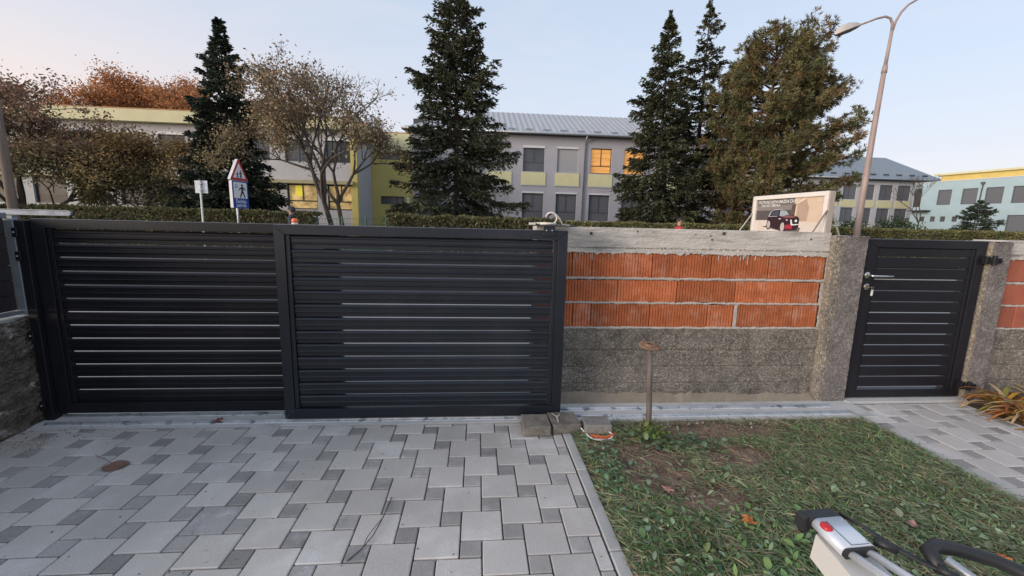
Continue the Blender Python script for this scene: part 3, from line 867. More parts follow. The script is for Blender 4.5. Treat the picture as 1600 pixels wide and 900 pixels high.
fallen_leaf('orange lobed leaf among green weeds near the bottom edge of the lawn', 1.335, 1.72, .045, .10, 1.9, mat('leaf_orange', (.48, .18, .05), .7, .2, 60), 'lobed', .3)
fallen_leaf('orange leaf at the bottom right corner of the lawn', 2.33, 1.455, .04, .07, .6, MATS['leaf_orange'], 'lobed', .2)
tw = thing('dry_twig', 'thin black forked twig lying on the driveway slabs', 'twig', (-.48, 1.8, 0))
tube('stem', m_black, [(-.545, 1.635, .004), (-.50, 1.70, .006), (-.47, 1.77, .010), (-.455, 1.85, .012), (-.445, 1.95, .008), (-.44, 2.05, .005)], .0022, tw, 5)
tube('side_shoot', m_black, [(-.497, 1.705, .006), (-.492, 1.76, .014), (-.470, 1.82, .018), (-.448, 1.90, .008)], .0016, tw, 5)
# crumbs of mortar and soil on the strip and slabs
b = MB()
for _ in range(260):
    if random.random() < .45: x, y = random.gauss(-2.75, .18), random.uniform(2.75, 3.0)
    else: x, y = random.uniform(-2.9, .6), random.uniform(1.3, 2.9)
    if not -3.0 < x < .66: continue
    r = random.uniform(.0015, .005) * (1.4 if x < -2.5 else 1)
    q = [(x + r * random.uniform(.6, 1.3) * math.cos(a), y + r * random.uniform(.6, 1.3) * math.sin(a), .002) for a in np.linspace(0, 2 * PI, 6)[:-1]]
    top = (x, y, .003 + r * .8)
    b.mesh(q + [top], [(k, (k + 1) % 5, 5) for k in range(5)])
tag(b.build('crumbs', m_soil), 'dark crumbs of soil scattered over the slabs and strip', 'debris', kind='stuff')
b = MB()
for _ in range(110):
    x, y = random.choice(((random.uniform(1.0, 3.0), random.gauss(2.79, .03)), (random.uniform(-3.0, -2.7), random.gauss(2.66, .03))))
    r = random.uniform(.004, .016) if x > 0 else random.uniform(.003, .009)
    m_ = [(x + r * random.uniform(.6, 1.3) * math.cos(a), y + .7 * r * random.uniform(.6, 1.3) * math.sin(a), random.uniform(0, .006)) for a in np.linspace(0, 2 * PI, 7)[:-1]]
    m2 = [(x + (p[0] - x) * .6, y + (p[1] - y) * .6, .01 + r * .6 * random.uniform(.6, 1.2)) for p in m_]
    b.mesh(m_ + m2, [(k, (k + 1) % 6, 6 + (k + 1) % 6, 6 + k) for k in range(6)] + [tuple(range(6, 12))])
tag(b.build('mortar_rubble', mat('rubble', (.42, .36, .31), .95, .3, 30, .4)), 'bits of broken mortar along the edge of the concrete strip', 'rubble', kind='stuff')

# ================================================================ LAWN: clippings, grass, weeds
def lawn_density(x, y):
    return np.array([fbm(a * 2.4, c * 2.4, 7.3, 3) for a, c in zip(x, y)])
def bare(x, y):
    """worn patches: by the strip, left of centre, near the wall"""
    d = np.zeros_like(x)
    for (cx, cy, rx, ry) in ((1.08, 2.25, .26, .34), (1.45, 2.62, .22, .12), (1.75, 2.66, .48, .12), (1.25, 1.95, .25, .14), (.85, 2.5, .12, .15), (1.7, 2.35, .25, .14)):
        d = np.maximum(d, 1.2 - np.sqrt(((x - cx) / rx) ** 2 + ((y - cy) / ry) ** 2))
    return d
def strip_blades(n, lenr, wr, tint, zoff, lift, comb, keep_bare):
    x = rng.uniform(.675, 3.0, n); y = rng.uniform(1.0, 2.83, n)
    d = lawn_density(x, y); br = bare(x, y)
    k = (br + .25 * d < rng.uniform(0.0, .45, n)) | (rng.random(n) < keep_bare)
    k &= ~((y > 2.72) & (rng.random(n) < .6))
    x, y, d = x[k], y[k], d[k]; n = len(x)
    ang = comb + rng.normal(0, .75, n) + d * 1.6
    ang = np.where(rng.random(n) < .3, rng.uniform(0, 2 * PI, n), ang)
    L = rng.uniform(*lenr, n); w = rng.uniform(*wr, n)
    el = np.abs(rng.normal(0, lift, n))
    dh = np.stack([np.cos(ang), np.sin(ang)], 1)
    sd = np.stack([-np.sin(ang), np.cos(ang)], 1)
    z0 = rng.uniform(0, zoff, n)
    P = []
    for t, we in ((0, .7), (.5, 1.0), (1, .12)):
        hz = z0 + L * (np.sin(el) * t - .35 * np.sin(el) * t * t) + .004
        c = np.stack([x, y], 1) + dh * (L * np.cos(el) * t)[:, None] + sd * (L * .18 * t * t * np.sin(ang * 7))[:, None]
        c[:, 0] = np.clip(c[:, 0], .655, 3.03)
        tw_ = rng.normal(0, .35, n) * w
        P.append(np.c_[c - sd * (w * we * .5)[:, None], hz - tw_ * .5]); P.append(np.c_[c + sd * (w * we * .5)[:, None], hz + tw_ * .5])
    V = np.stack(P, 1).reshape(-1, 3)
    base = (np.arange(n) * 6)[:, None]
    F = np.concatenate([base + [[0, 1, 3, 2]], base + [[2, 3, 5, 4]]], 0)
    c0, c1, c2 = (np.array(q) for q in tint)
    r = rng.random((n, 1)); s2 = np.clip(d[:, None] * .8 + .5 + rng.normal(0, .25, (n, 1)), 0, 1)
    T_ = np.where(r < .16, c2, c0 * (1 - s2) + c1 * s2) * rng.uniform(.65, 1.35, (n, 1))
    return V, F, np.repeat(T_, 6, 0)
parts = [strip_blades(7000, (.012, .045), (.001, .0022), [(.34, .25, .16), (.40, .31, .20), (.22, .15, .10)], .012, .12, 2.7, 1.0),
         strip_blades(30000, (.025, .075), (.003, .0065), [(.145, .215, .10), (.25, .335, .175), (.36, .30, .18)], .026, .16, 2.55, .06),
         strip_blades(9000, (.03, .08), (.002, .0045), [(.16, .25, .08), (.24, .36, .13), (.34, .31, .15)], .004, .7, 1.2, .03),
         strip_blades(6000, (.03, .11), (.0015, .003), [(.40, .30, .19), (.46, .36, .22), (.27, .18, .12)], .03, .1, 2.7, .9)]
off = 0; VV, FF, TT = [], [], []
for V, F, T_ in parts:
    VV.append(V); FF.append(F + off); TT.append(T_); off += len(V)
m_grass = mat('grass_clippings', (.1, .14, .06), .8, .25, 4, attr=True, spec=.3, trans=.15)
gr = link('grass', np_mesh('grass', np.concatenate(VV), np.concatenate(FF), m_grass, np.concatenate(TT)))
tag(gr, 'mown grass and pale clippings lying over the lawn', 'grass', kind='stuff')
# clods of earth and bits of dry thatch on the worn patches
n_ = 9000
x = rng.uniform(.69, 2.98, n_); y = rng.uniform(1.1, 2.84, n_)
k = (bare(x, y) > rng.uniform(-.1, .5, n_)) | (y > 2.74) | (rng.random(n_) < .06)
x, y = x[k], y[k]; n_ = len(x)
r_ = rng.gamma(1.6, .0022, n_) + .0012
a_ = rng.uniform(0, 2 * PI, n_)
z_ = np.array([soil_pt((p - .67) / 2.334, (q - .2) / (APR - .202))[2] for p, q in zip(x, y)])
Vc = []
for q in range(4):
    t_ = a_ + q * PI / 2
    Vc.append(np.stack([x + r_ * np.cos(t_) * rng.uniform(.6, 1.4, n_), y + r_ * np.sin(t_) * rng.uniform(.6, 1.4, n_), z_ - .001], 1))
Vc.append(np.stack([x, y, z_ + r_ * rng.uniform(.7, 1.5, n_)], 1))
Vc = np.stack(Vc, 1).reshape(-1, 3)
Fc = np.concatenate([(np.arange(n_) * 5)[:, None] + [[q, (q + 1) % 4, 4]] for q in range(4)], 0)
Tc = np.where(rng.random((n_, 1)) < .12, np.array([[.36, .30, .25]]), np.array([[.20, .135, .10]])) * rng.uniform(.5, 1.5, (n_, 1))
tag(link('soil_clods', np_mesh('soil_clods', Vc, Fc, mat('clods', (.2, .13, .1), .95, .2, 20, attr=True, spec=.1), np.repeat(Tc, 5, 0))), 'small clods of earth on the worn patches of the lawn', 'soil', kind='stuff')
# broad weed leaves
def weed_leaves(n, region, size, tint, lift=.35, zr=(.006, .04)):
    x, y = region(n)
    k = (x > .69) & (x < 2.99) & (y < 2.80)
    x, y = x[k], y[k]; n = len(x)
    ang = rng.uniform(0, 2 * PI, n); el = rng.normal(.15, lift, n)
    D = np.stack([np.cos(ang) * np.cos(el), np.sin(ang) * np.cos(el), np.sin(el)], 1)
    Nn = unit(np.stack([rng.normal(0, .35, n), rng.normal(0, .35, n), np.ones(n)], 1))
    Sd = unit(np.cross(D, Nn)); Up = np.cross(Sd, D)
    L = rng.uniform(*size, n)[:, None]; W_ = L * rng.uniform(.35, .75, (n, 1))
    C = np.stack([x, y, rng.uniform(*zr, n)], 1)
    rows = ((0, .08), (.25, .8), (.55, 1.0), (.82, .6), (1.0, .04))
    P = []
    for t, w_ in rows:
        m_ = C + D * L * t - Up * L * .22 * t * t
        P += [m_ - Sd * W_ * w_ * .5 + Up * W_ * .12 * w_, m_, m_ + Sd * W_ * w_ * .5 + Up * W_ * .12 * w_]
    V = np.stack(P, 1).reshape(-1, 3); V[:, 2] = np.maximum(V[:, 2], .004)
    base = (np.arange(n) * 15)[:, None]
    F = np.concatenate([base + [[3 * i + j, 3 * i + j + 1, 3 * i + j + 4, 3 * i + j + 3]] for i in range(4) for j in range(2)], 0)
    T_ = np.array(tint) * rng.uniform(.6, 1.45, (n, 1)) * np.array([1, 1, 1]) + rng.normal(0, .012, (n, 3))
    return V, F, np.repeat(np.clip(T_, .01, 1), 15, 0)
wl = [weed_leaves(700, lambda n: (rng.uniform(.7, 3, n), np.minimum(rng.uniform(1.1, 2.3, n), rng.uniform(1.1, 2.6, n))), (.015, .045), (.25, .33, .20)),
      weed_leaves(190, lambda n: (rng.normal(1.38, .19, n), rng.normal(1.6, .14, n)), (.02, .055), (.16, .25, .10), .5, (.005, .05)),
      weed_leaves(200, lambda n: (rng.normal(.80, .06, n), rng.normal(2.28, .16, n)), (.015, .04), (.15, .26, .15), .5, (.005, .05)),
      weed_leaves(120, lambda n: (rng.normal(2.2, .35, n), rng.normal(1.72, .16, n)), (.02, .055), (.23, .28, .18), .3, (.01, .04)),
      weed_leaves(90, lambda n: (rng.normal(1.20, .05, n), rng.normal(2.60, .05, n)), (.03, .06), (.15, .20, .06), .6, (.0, .09)),
      weed_leaves(120, lambda n: (rng.normal(1.35, .14, n), rng.normal(2.50, .07, n)), (.03, .07), (.14, .20, .11), .3, (.0, .05)),
      weed_leaves(220, lambda n: (rng.normal(.92, .14, n), rng.normal(1.62, .2, n)), (.02, .05), (.08, .14, .05), .5, (.0, .05))]
off = 0; VV, FF, TT = [], [], []
for V, F, T_ in wl:
    VV.append(V); FF.append(F + off); TT.append(T_); off += len(V)
tag(link('weeds', np_mesh('weeds', np.concatenate(VV), np.concatenate(FF), m_grass, np.concatenate(TT), True)), 'low broad-leaved weeds growing through the lawn', 'weeds', kind='stuff')

# yellowing strap-leaved plants by the right pillar
def strap_plant(label, cx, cy, n, L0, cols, seed):
    R = random.Random(seed)
    t = thing('strap_leaved_plant', label, 'plant', (cx, cy, 0), 'yellowing strap-leaved plants')
    for k in range(n):
        az = R.uniform(0, 2 * PI); L_ = L0 * R.uniform(.6, 1.1); el = R.uniform(.5, 1.25); w_ = R.uniform(.014, .032)
        dx, dy = math.cos(az), math.sin(az)
        x, y, z = cx + R.gauss(0, .025), cy + R.gauss(0, .025), 0
        seg = 8; v = []
        for i in range(seg + 1):
            tt = i / seg
            ww = w_ * (1 - tt ** 2.5) * (.6 + .8 * min(1, tt * 3)) * .5 + .0006
            v += [(x - dy * ww, y + dx * ww, max(z + .004, .006)), (x, y, max(z, .004)), (x + dy * ww, y - dx * ww, max(z + .004, .006))]
            e = el - tt * (1.9 + .4 * math.sin(k))
            x += dx * math.cos(e) * L_ / seg; y += dy * math.cos(e) * L_ / seg; z += math.sin(e) * L_ / seg
            if y > 3.10: y = 3.10
            z = max(z, .004)
        b_ = MB(); b_.mesh(v, [(3 * i + j, 3 * i + j + 1, 3 * i + j + 4, 3 * i + j + 3) for i in range(seg) for j in range(2)])
        b_.build('leaf', R.choice(cols), t, True)
    return t
ML = [mat('strap_%s' % n_, c, .6, .25, 25, spec=.3, trans=.2) for n_, c in (('gold', (.50, .30, .05)), ('orange', (.42, .17, .045)), ('straw', (.48, .36, .20)), ('olive', (.26, .24, .06)), ('rust', (.28, .10, .045)))]
strap_plant('orange and straw coloured strap-leaved clump against the right pillar', 4.38, 2.93, 52, .40, ML, 1)
strap_plant('golden strap-leaved clump spilling over the path edge at the right', 4.40, 2.60, 52, .46, [ML[0], ML[0], ML[1], ML[3]], 2)
strap_plant('rust coloured strap-leaved clump at the path edge under the golden one', 4.33, 2.76, 40, .36, [ML[1], ML[4], ML[2]], 3)
strap_plant('straw coloured strap-leaved clump at the foot of the red block wall', 4.70, 2.92, 40, .46, ML, 4)

# ================================================================ MOWER HANDLE (bottom right)
mw = thing('lawn_mower', 'white lawn mower handle with a red button, chrome tubes and black grip', 'lawn mower', (1.25, .70, 0))
# local frame of the housing: origin O, long axis A (toward the camera), across B, up C
O = Vector((.885, .945, .690)); Bx = Vector((.985, .045, .012)).normalized(); Ax = Vector((.16, -.93, -.10)); Ax = (Ax - Bx * Ax.dot(Bx)).normalized(); Cx = Bx.cross(Ax) * -1
if Cx.z < 0: Cx = -Cx
def H(a, c, d): return tuple(O + Bx * a + Ax * c + Cx * d)
def rounded(w, h, r, n=5):
    pts = []
    for (sx, sz, a0) in ((1, 1, 0), (-1, 1, PI / 2), (-1, -1, PI), (1, -1, 1.5 * PI)):
        for k in range(n + 1):
            a = a0 + k * PI / 2 / n
            pts.append((sx * (w / 2 - r) + r * math.cos(a), sz * (h / 2 - r) + r * math.sin(a)))
    return pts
b = MB(); b.prism(rounded(.090, .032, .014), lambda a, c, t: H(a + .048, t, c), .018, .108); b.build('housing', mat('housing_alu', (.62, .66, .73), .35, .04, 8, .03, 300, metal=.15), mw, True)
for p in mw.children[-1].data.polygons: p.use_smooth = len(p.vertices) == 4
b = MB(); b.prism(rounded(.095, .037, .014), lambda a, c, t: H(a + .046, t, c - .002), -.010, .0175); b.build('end_cap', m_black, mw)
b = MB(); b.prism(rounded(.024, .05, .012), lambda a, c, t: H(a - .003, t, c - .012), -.016, .012); b.build('end_cap_lug', m_black, mw)
b = MB(); b.prism(rounded(.088, .026, .010), lambda a, c, t: H(a + .048, t, c), .1085, .116); b.build('seal', m_black, mw)
b = MB(); b.tube([H(.030, .030, .0163), H(.030, .104, .0163)], .0009, 4); b.tube([H(.030, .104, .0163), H(.080, .104, .0160)], .0009, 4); b.build('seam_line', m_black, mw)
b = MB()
for q in ((.080, .026), (.080, .098)): b.lathe([(.0032, .0155), (.0032, .0168), (.0015, .0172)], 8, (0, 0, 0), lambda p, q=q: H(q[0] + p[0], q[1] + p[1], p[2]))
b.build('housing_screw', m_steel, mw)
Rb = lambda p: H(.016 + p[0], .046 + p[1] * 1.25, .0125 + p[2])
b = MB(); b.lathe([(.0125, 0), (.0125, .004), (.010, .008), (.004, .0095)], 16, (0, 0, 0), Rb); b.build('red_button', m_red, mw, True)
for k, a in enumerate((.022, .072)):
    st = Vector(H(a, .110, .000)); en = st + (Ax * .9 + Bx * .30 + Vector((0, 0, .05))).normalized() * .50
    tube('chrome_tube', mat('chrome_grey', (.66, .70, .76), .30, .05, metal=.45), [st, en], .0100, mw, 14)
b = MB(); b.prism([(.010, .030), (.095, .030), (.10, .30), (-.03, .34)], lambda a, c, t: H(a, c, -.020 + t), -.08, -.004)
b.build('mower_column', mat('grey_white_shell', (.58, .57, .55), .5, .05), mw)
# column runs down to the deck on the ground
b = MB()
p0, p1 = Vector(H(.05, .05, -.04)), Vector((1.10, .72, .12))
b.tube([p0, p0.lerp(p1, .5), p1], [.035, .04, .06], 12); b.build('lower_column', MATS['grey_white_shell'], mw, True)
b = MB(); b.box(.95, 1.45, .30, .90, .05, .20, .04); b.build('deck', m_white, mw)
for x in (.94, 1.46):
    for y in (.38, .82):
        b = MB(); b.lathe([(.05, -.02), (.075, -.018), (.08, 0), (.075, .018), (.05, .02)], 18, (0, 0, 0), lambda p, x=x, y=y: (x + p[2], y + p[0], .08 + p[1])); b.build('wheel', m_black, mw, True)
# black cables along the right side
for k in range(3):
    q0 = Vector(H(.100 + .004 * k, .0, .006 - .004 * k)); q1 = Vector(H(.135 + .006 * k, .10, .004)); q2 = Vector(H(.21 + .008 * k, .20, .004 - .002 * k)); q3 = Vector(H(.33 + .01 * k, .36, -.02))
    tube('cable', m_black, [q0, q0.lerp(q1, .5) + Vector((0, 0, .006)), q1, q1.lerp(q2, .5) - Vector((0, 0, .004)), q2, q3], .0036, mw, 6)
b = MB(); b.tube([H(.118, .085, .0), H(.150, .115, .0)], [.011, .012], 10); b.build('cable_clamp', m_black, mw, True)
b = MB(); b.tube([H(.192, .170, .002), H(.215, .198, .002)], [.0095, .0095], 10); b.build('cable_clip', m_black, mw, True)
grip = [p + Vector((-.022, -.012, -.022)) for p in [Vector((1.118, .795, .690)), Vector((1.135, .840, .705)), Vector((1.165, .850, .708)), Vector((1.215, .840, .704)), Vector((1.28, .810, .696)), Vector((1.325, .775, .686)), Vector((1.345, .72, .674)), Vector((1.35, .62, .66))]]
tube('handle_grip', m_black, grip, [.014, .0175, .0175, .016, .016, .016, .016, .016], mw, 14)
tube('grip_bar', m_galv, [Vector((1.118, .795, .690)), Vector((1.15, .74, .668)), Vector((1.22, .60, .60))], .010, mw, 10)
tube('grip_strut', m_black, [Vector((1.35, .62, .66)), Vector((1.34, .60, .40)), Vector((1.3, .6, .18))], .016, mw, 10)

# ================================================================ BUILDINGS
m_wall_g = mat('render_grey', (.41, .405, .45), .9, .06, .8, .1, 20, fine=.05, fscale=8)
m_wall_l = mat('render_light', (.47, .46, .47), .9, .08, .8, .1, 20)
m_wall_b = mat('render_blue', (.35, .46, .51), .9, .05, .8)
m_yel = mat('panel_yellow', (.66, .63, .38), .8, .06, 1.5)
m_yel2 = mat('render_yellow', (.55, .47, .16), .85, .06, 1.2)
m_fascia = mat('fascia_cream', (.60, .56, .34), .75, .07, 1.2)
m_gold = mat('gold_cladding', (.62, .46, .14), .6, .1, 1.5)
m_roof = mat('roof_metal', (.50, .505, .52), .45, .06, 1.2, metal=.25)
m_roof2 = mat('roof_slate', (.22, .25, .28), .5, .08, 1.0, metal=.2)
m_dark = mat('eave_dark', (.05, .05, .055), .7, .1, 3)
m_blind = mat('blind_grey', (.115, .12, .138), .65, .08, 1.5, obj=.12, stretch=(.2, .2, 14))
m_glass = mat('window_glass', (.06, .066, .078), .12, .25, 1.2, obj=.25, spec=.6)
m_frame = mat('frame_dark', (.075, .08, .09), .5, .05)
m_framew = mat('frame_brown', (.045, .035, .032), .5, .05)
m_shut = mat('shutter_pale', (.385, .385, .405), .6, .04, 2, stretch=(.2, .2, 18))
m_wht = mat('trim_white', (.66, .66, .68), .6, .05)
m_litO = mat('lit_orange', (.62, .30, .085), .5, .35, 2.2, emit=.40, stretch=(.25, .25, 9))
m_litY = mat('lit_yellow', (.50, .36, .15), .4, .5, 1.6, emit=.30, col2=(.20, .13, .06), mix_scale=1.3, mix_lo=.5, mix_hi=.62)
m_litD = mat('lit_dim', (.30, .25, .15), .4, .35, 2.5, emit=.16)
def frame_fn(O, U):
    O, U = Vector(O), Vector((U[0], U[1], 0)).normalized()
    Nn = Vector((U[1], -U[0], 0))                  # outward, toward the viewer for U=+X
    return lambda u, w, v: tuple(O + U * u - Nn * (-w) * -1 + Vector((0, 0, v))) if False else tuple(O + U * u + Nn * (-w) + Vector((0, 0, v)))
# local axes for every facade: (u along, w inward, v up)
def facade_wall(b_, F, u0, u1, v0, v1, holes, d=.22):
    us = sorted({u0, u1, *[h[0] for h in holes], *[h[1] for h in holes]})
    vs = sorted({v0, v1, *[h[2] for h in holes], *[h[3] for h in holes]})
    us = [q for q in us if u0 <= q <= u1]; vs = [q for q in vs if v0 <= q <= v1]
    for a, c in zip(us[:-1], us[1:]):
        for e, g_ in zip(vs[:-1], vs[1:]):
            mu, mv = (a + c) / 2, (e + g_) / 2
            if any(h[0] < mu < h[1] and h[2] < mv < h[3] for h in holes): continue
            b_.poly([F(a, 0, e), F(c, 0, e), F(c, 0, g_), F(a, 0, g_)])
    for (a, c, e, g_) in holes:
        b_.poly([F(a, 0, e), F(a, d, e), F(a, d, g_), F(a, 0, g_)]); b_.poly([F(c, 0, e), F(c, d, e), F(c, d, g_), F(c, 0, g_)])
        b_.poly([F(a, 0, e), F(c, 0, e), F(c, d, e), F(a, d, e)]); b_.poly([F(a, 0, g_), F(c, 0, g_), F(c, d, g_), F(a, d, g_)])
def FB(F): return lambda p: F(p[0], p[1], p[2])
def window(parent, F, h, glass, fr, split=(2, .32), fw=.055, dep=.12, head=None, label=None):
    """frame mesh with pane sub-parts; split = (columns in upper light, share of height of the lower light)"""
    a, c, e, g_ = h
    b_ = MB(); X = FB(F)
    b_.box(a + .004, a + fw, dep, dep + .07, e + .004, g_ - .004, 0, X); b_.box(c - fw, c - .004, dep, dep + .07, e + .004, g_ - .004, 0, X)
    b_.box(a + fw, c - fw, dep, dep + .07, e + .004, e + fw, 0, X); b_.box(a + fw, c - fw, dep, dep + .07, g_ - fw, g_ - .004, 0, X)
    zs = [e + fw, g_ - fw]
    if split[1] > 0:
        zm = e + (g_ - e) * split[1]
        b_.box(a + fw, c - fw, dep + .002, dep + .068, zm - fw * .5, zm + fw * .5, 0, X); zs = [e + fw, zm - fw * .5, zm + fw * .5, g_ - fw]
    n = split[0]; us = []
    zt0, zt1 = zs[-2], zs[-1]
    for k in range(n):
        us.append((a + fw + (c - a - 2 * fw) * k / n + (fw * .5 if k else 0), a + fw + (c - a - 2 * fw) * (k + 1) / n - (fw * .5 if k < n - 1 else 0)))
        if k: b_.box(us[k - 1][1], us[k][0], dep + .001, dep + .069, zt0, zt1, 0, X)
    w = b_.build('window', fr, parent)
    if label: w['label'] = label
    rects = [(u[0], u[1], zt0, zt1) for u in us]
    if split[1] > 0: rects.append((a + fw, c - fw, zs[0], zs[1]))
    for r in rects:
        p = MB(); p.box(r[0] + .001, r[1] - .001, dep + .03, dep + .045, r[2] + .001, r[3] - .001, 0, X); p.build('pane', glass, w)
    if head:
        p = MB(); p.box(a - .03, c + .03, -.03, .10, g_ - head, g_ + .02, 0, X); p.build('shutter_box', m_wht, w)
    return w
def shutter(parent, F, h, m, label=None, head=.12):
    a, c, e, g_ = h; X = FB(F)
    b_ = MB(); n = max(6, int((g_ - e) / .14))
    for k in range(n):
        z0 = e + (g_ - e - head) * k / n
        b_.box(a + .03, c - .03, .10 + .004 * (k % 2), .13, z0 + .004, z0 + (g_ - e - head) / n - .004, 0, X)
    b_.box(a + .004, a + .03, .08, .14, e + .004, g_ - head, 0, X); b_.box(c - .03, c - .004, .08, .14, e + .004, g_ - head, 0, X)
    w = b_.build('window_shutter', m, parent)
    if label: w['label'] = label
    if head:
        p = MB(); p.box(a - .03, c + .03, -.03, .10, g_ - head, g_ + .02, 0, X); p.build('shutter_box', m_wht, w)
    return w
def slab(name, parent, F, m, u0, u1, w0, w1, v0, v1, c=0):
    b_ = MB(); b_.box(u0, u1, w0, w1, v0, v1, c, FB(F)); return b_.build(name, m, parent)

# ---- main grey school building (facade on Y=32)
MY = 32.0
mb = thing('school_building', 'long grey two-storey school building with a metal hip roof behind the spruces', 'building', (8, MY, 0))
F0 = frame_fn((0, MY, 0), (1, 0))
colsX = [-4.40 + 2.56 * k for k in range(10)]
wins, holes = [], []
for k, x in enumerate(colsX):
    up_ = (x, x + 1.6, 5.22, 7.06); lo_ = (x, x + 1.6, 1.70, 3.74)
    holes += [up_, lo_]; wins.append((x, up_, lo_))
b = MB(); facade_wall(b, F0, -4.95, 21.5, 0, 7.9, holes)
for (x0, x1, y0, y1) in ((-4.95, -4.95, MY, MY + 10), (21.5, 21.5, MY, MY + 10)):
    b.poly([(x0, y0, 0), (x1, y1, 0), (x1, y1, 7.9), (x0, y0, 7.9)])
b.poly([(-4.95, MY + 10, 0), (21.5, MY + 10, 0), (21.5, MY + 10, 7.9), (-4.95, MY + 10, 7.9)])
b.build('wall', m_wall_g, mb)
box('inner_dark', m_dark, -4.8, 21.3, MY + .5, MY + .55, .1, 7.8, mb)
for k, (x, up_, lo_) in enumerate(wins):
    if k == 4: shutter(mb, F0, up_, m_shut, 'upper window with its pale shutter closed')
    elif k in (0, 1, 2): shutter(mb, F0, up_, m_shut)
    elif k in (5, 6): window(mb, F0, up_, m_litO, m_framew, (2, .30), label='upper window lit orange')
    else: window(mb, F0, up_, m_glass if k % 2 else m_blind, m_frame, (2, .36), head=.14)
    if k in (1, 2): shutter(mb, F0, lo_, m_shut, head=.05)
    else: window(mb, F0, lo_, m_blind, m_frame, (2, .30), head=.10)
    slab('window_panel', mb, F0, m_yel, x - .12, x + 1.72, -.05, -.002, 4.26, 5.16)
    slab('panel_trim', mb, F0, m_wht, x - .16, x + 1.76, -.07, -.003, 4.20, 4.245)
# roof
EV, RG, ov = 7.92, 10.55, .55
xl, xr, yf_, yb_, ry = -4.95 - ov, 21.5 + ov, MY - ov, MY + 10 + ov, MY + 5
rl, rr = xl + 5.5, 13.2
b = MB()
b.poly([(xl, yf_, EV), (xr, yf_, EV), (rr, ry, RG), (rl, ry, RG)]); b.poly([(xr, yb_, EV), (xl, yb_, EV), (rl, ry, RG), (rr, ry, RG)])
b.poly([(xl, yb_, EV), (xl, yf_, EV), (rl, ry, RG)]); b.poly([(xr, yf_, EV), (xr, yb_, EV), (rr, ry, RG)])
rf = b.build('roof', m_roof, mb)
def seam(x):
    z_at = lambda y: EV + (RG - EV) * (y - yf_) / (ry - yf_)
    ytop = ry
    if x < rl: ytop = yf_ + (ry - yf_) * (x - xl) / (rl - xl)
    if x > rr: ytop = yf_ + (ry - yf_) * (xr - x) / (xr - rr)
    if ytop - yf_ < .3: return
    b_ = MB(); y1 = ytop - .05
    v = [(x - .02, yf_, EV + .002), (x + .02, yf_, EV + .002), (x + .02, y1, z_at(y1) + .002), (x - .02, y1, z_at(y1) + .002)]
    v += [(p[0], p[1], p[2] + .055) for p in v]
    b_.mesh(v, [(0, 1, 2, 3), (4, 5, 6, 7), (0, 1, 5, 4), (1, 2, 6, 5), (2, 3, 7, 6), (3, 0, 4, 7)])
    b_.build('roof_seam', mat('seam_metal', (.30, .31, .34), .5, .05, metal=.2), rf)
x = xl + .3
while x < xr - .3:
    seam(x); x += .42
for x in np.arange(-3, 20, 1.28):
    yy = yf_ + .45; zz = EV + (RG - EV) * .45 / (ry - yf_)
    b = MB(); b.box(x, x + .55, yy, yy + .05, zz, zz + .12); b.build('snow_guard', m_roof2, rf)
box('soffit', m_dark, xl + .02, xr - .02, yf_ + .02, MY - .004, EV - .12, EV - .03, mb)
b = MB(); b.tube([(xl, yf_ - .06, EV - .04), (xr, yf_ - .06, EV - .04)], .075, 8); b.build('gutter', m_galv, mb, True)
b = MB(); b.tube([(7.93, yf_ - .03, EV - .08), (7.90, MY - .10, EV - .45), (7.88, MY - .10, 0)], .055, 8); b.build('downpipe', m_galv, mb, True)
b = MB(); b.tube([(-4.75, MY - .09, 7.5), (-4.75, MY - .09, 0)], .055, 8); b.build('downpipe', m_wht, mb, True)
box('roof_vent', m_dark, -4.9, -4.2, MY + 1.2, MY + 1.8, 7.95, 8.9, mb)

# ---- left school wing (facade on Y=27)
LY = 27.0
lb = thing('school_wing', 'pale flat-roofed school wing with a cream fascia at the left', 'building', (-18, LY, 0))
F1 = frame_fn((0, LY, 0), (1, 0))
ux = [-11.60 - 2.36 * k for k in range(9)] + [-9.22]
holes = []
for x in ux:
    holes += [(x, x + (1.78 if x != -9.22 else 1.6), 1.92, 3.44), (x, x + (1.5 if x != -9.22 else 1.52), 4.75, 6.15)]
b = MB(); facade_wall(b, F1, -33, -7.78, 0, 6.60, holes)
b.poly([(-33, LY, 0), (-33, LY + 9, 0), (-33, LY + 9, 6.6), (-33, LY, 6.6)])
b.poly([(-33, LY + 9, 0), (-7.42, LY + 9, 0), (-7.42, LY + 9, 6.6), (-33, LY + 9, 6.6)])
b.build('wall', m_wall_l, lb)
box('end_wall', m_wall_g, -7.60, -7.42, LY + .30, LY + 9, 0, 6.60, lb)
box('corner_strip', m_yel2, -7.779, -7.40, LY - .05, LY + .295, 0, 6.60, lb)
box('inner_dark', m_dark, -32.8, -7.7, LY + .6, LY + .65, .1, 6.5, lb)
for i, x in enumerate(ux):
    lo_ = (x, x + (1.78 if x != -9.22 else 1.6), 1.92, 3.44); up_ = (x, x + (1.5 if x != -9.22 else 1.52), 4.75, 6.15)
    lit = i in (0, 9)
    window(lb, F1, lo_, m_litY if lit else (m_litD if i == 1 else m_glass), m_framew, (2, .34), .075, label='ground floor window lit yellow' if lit else None)
    if i in (4, 6): shutter(lb, F1, up_, m_shut, head=.14)
    else: window(lb, F1, up_, m_glass, m_frame, (2, .0), .075, head=.12)
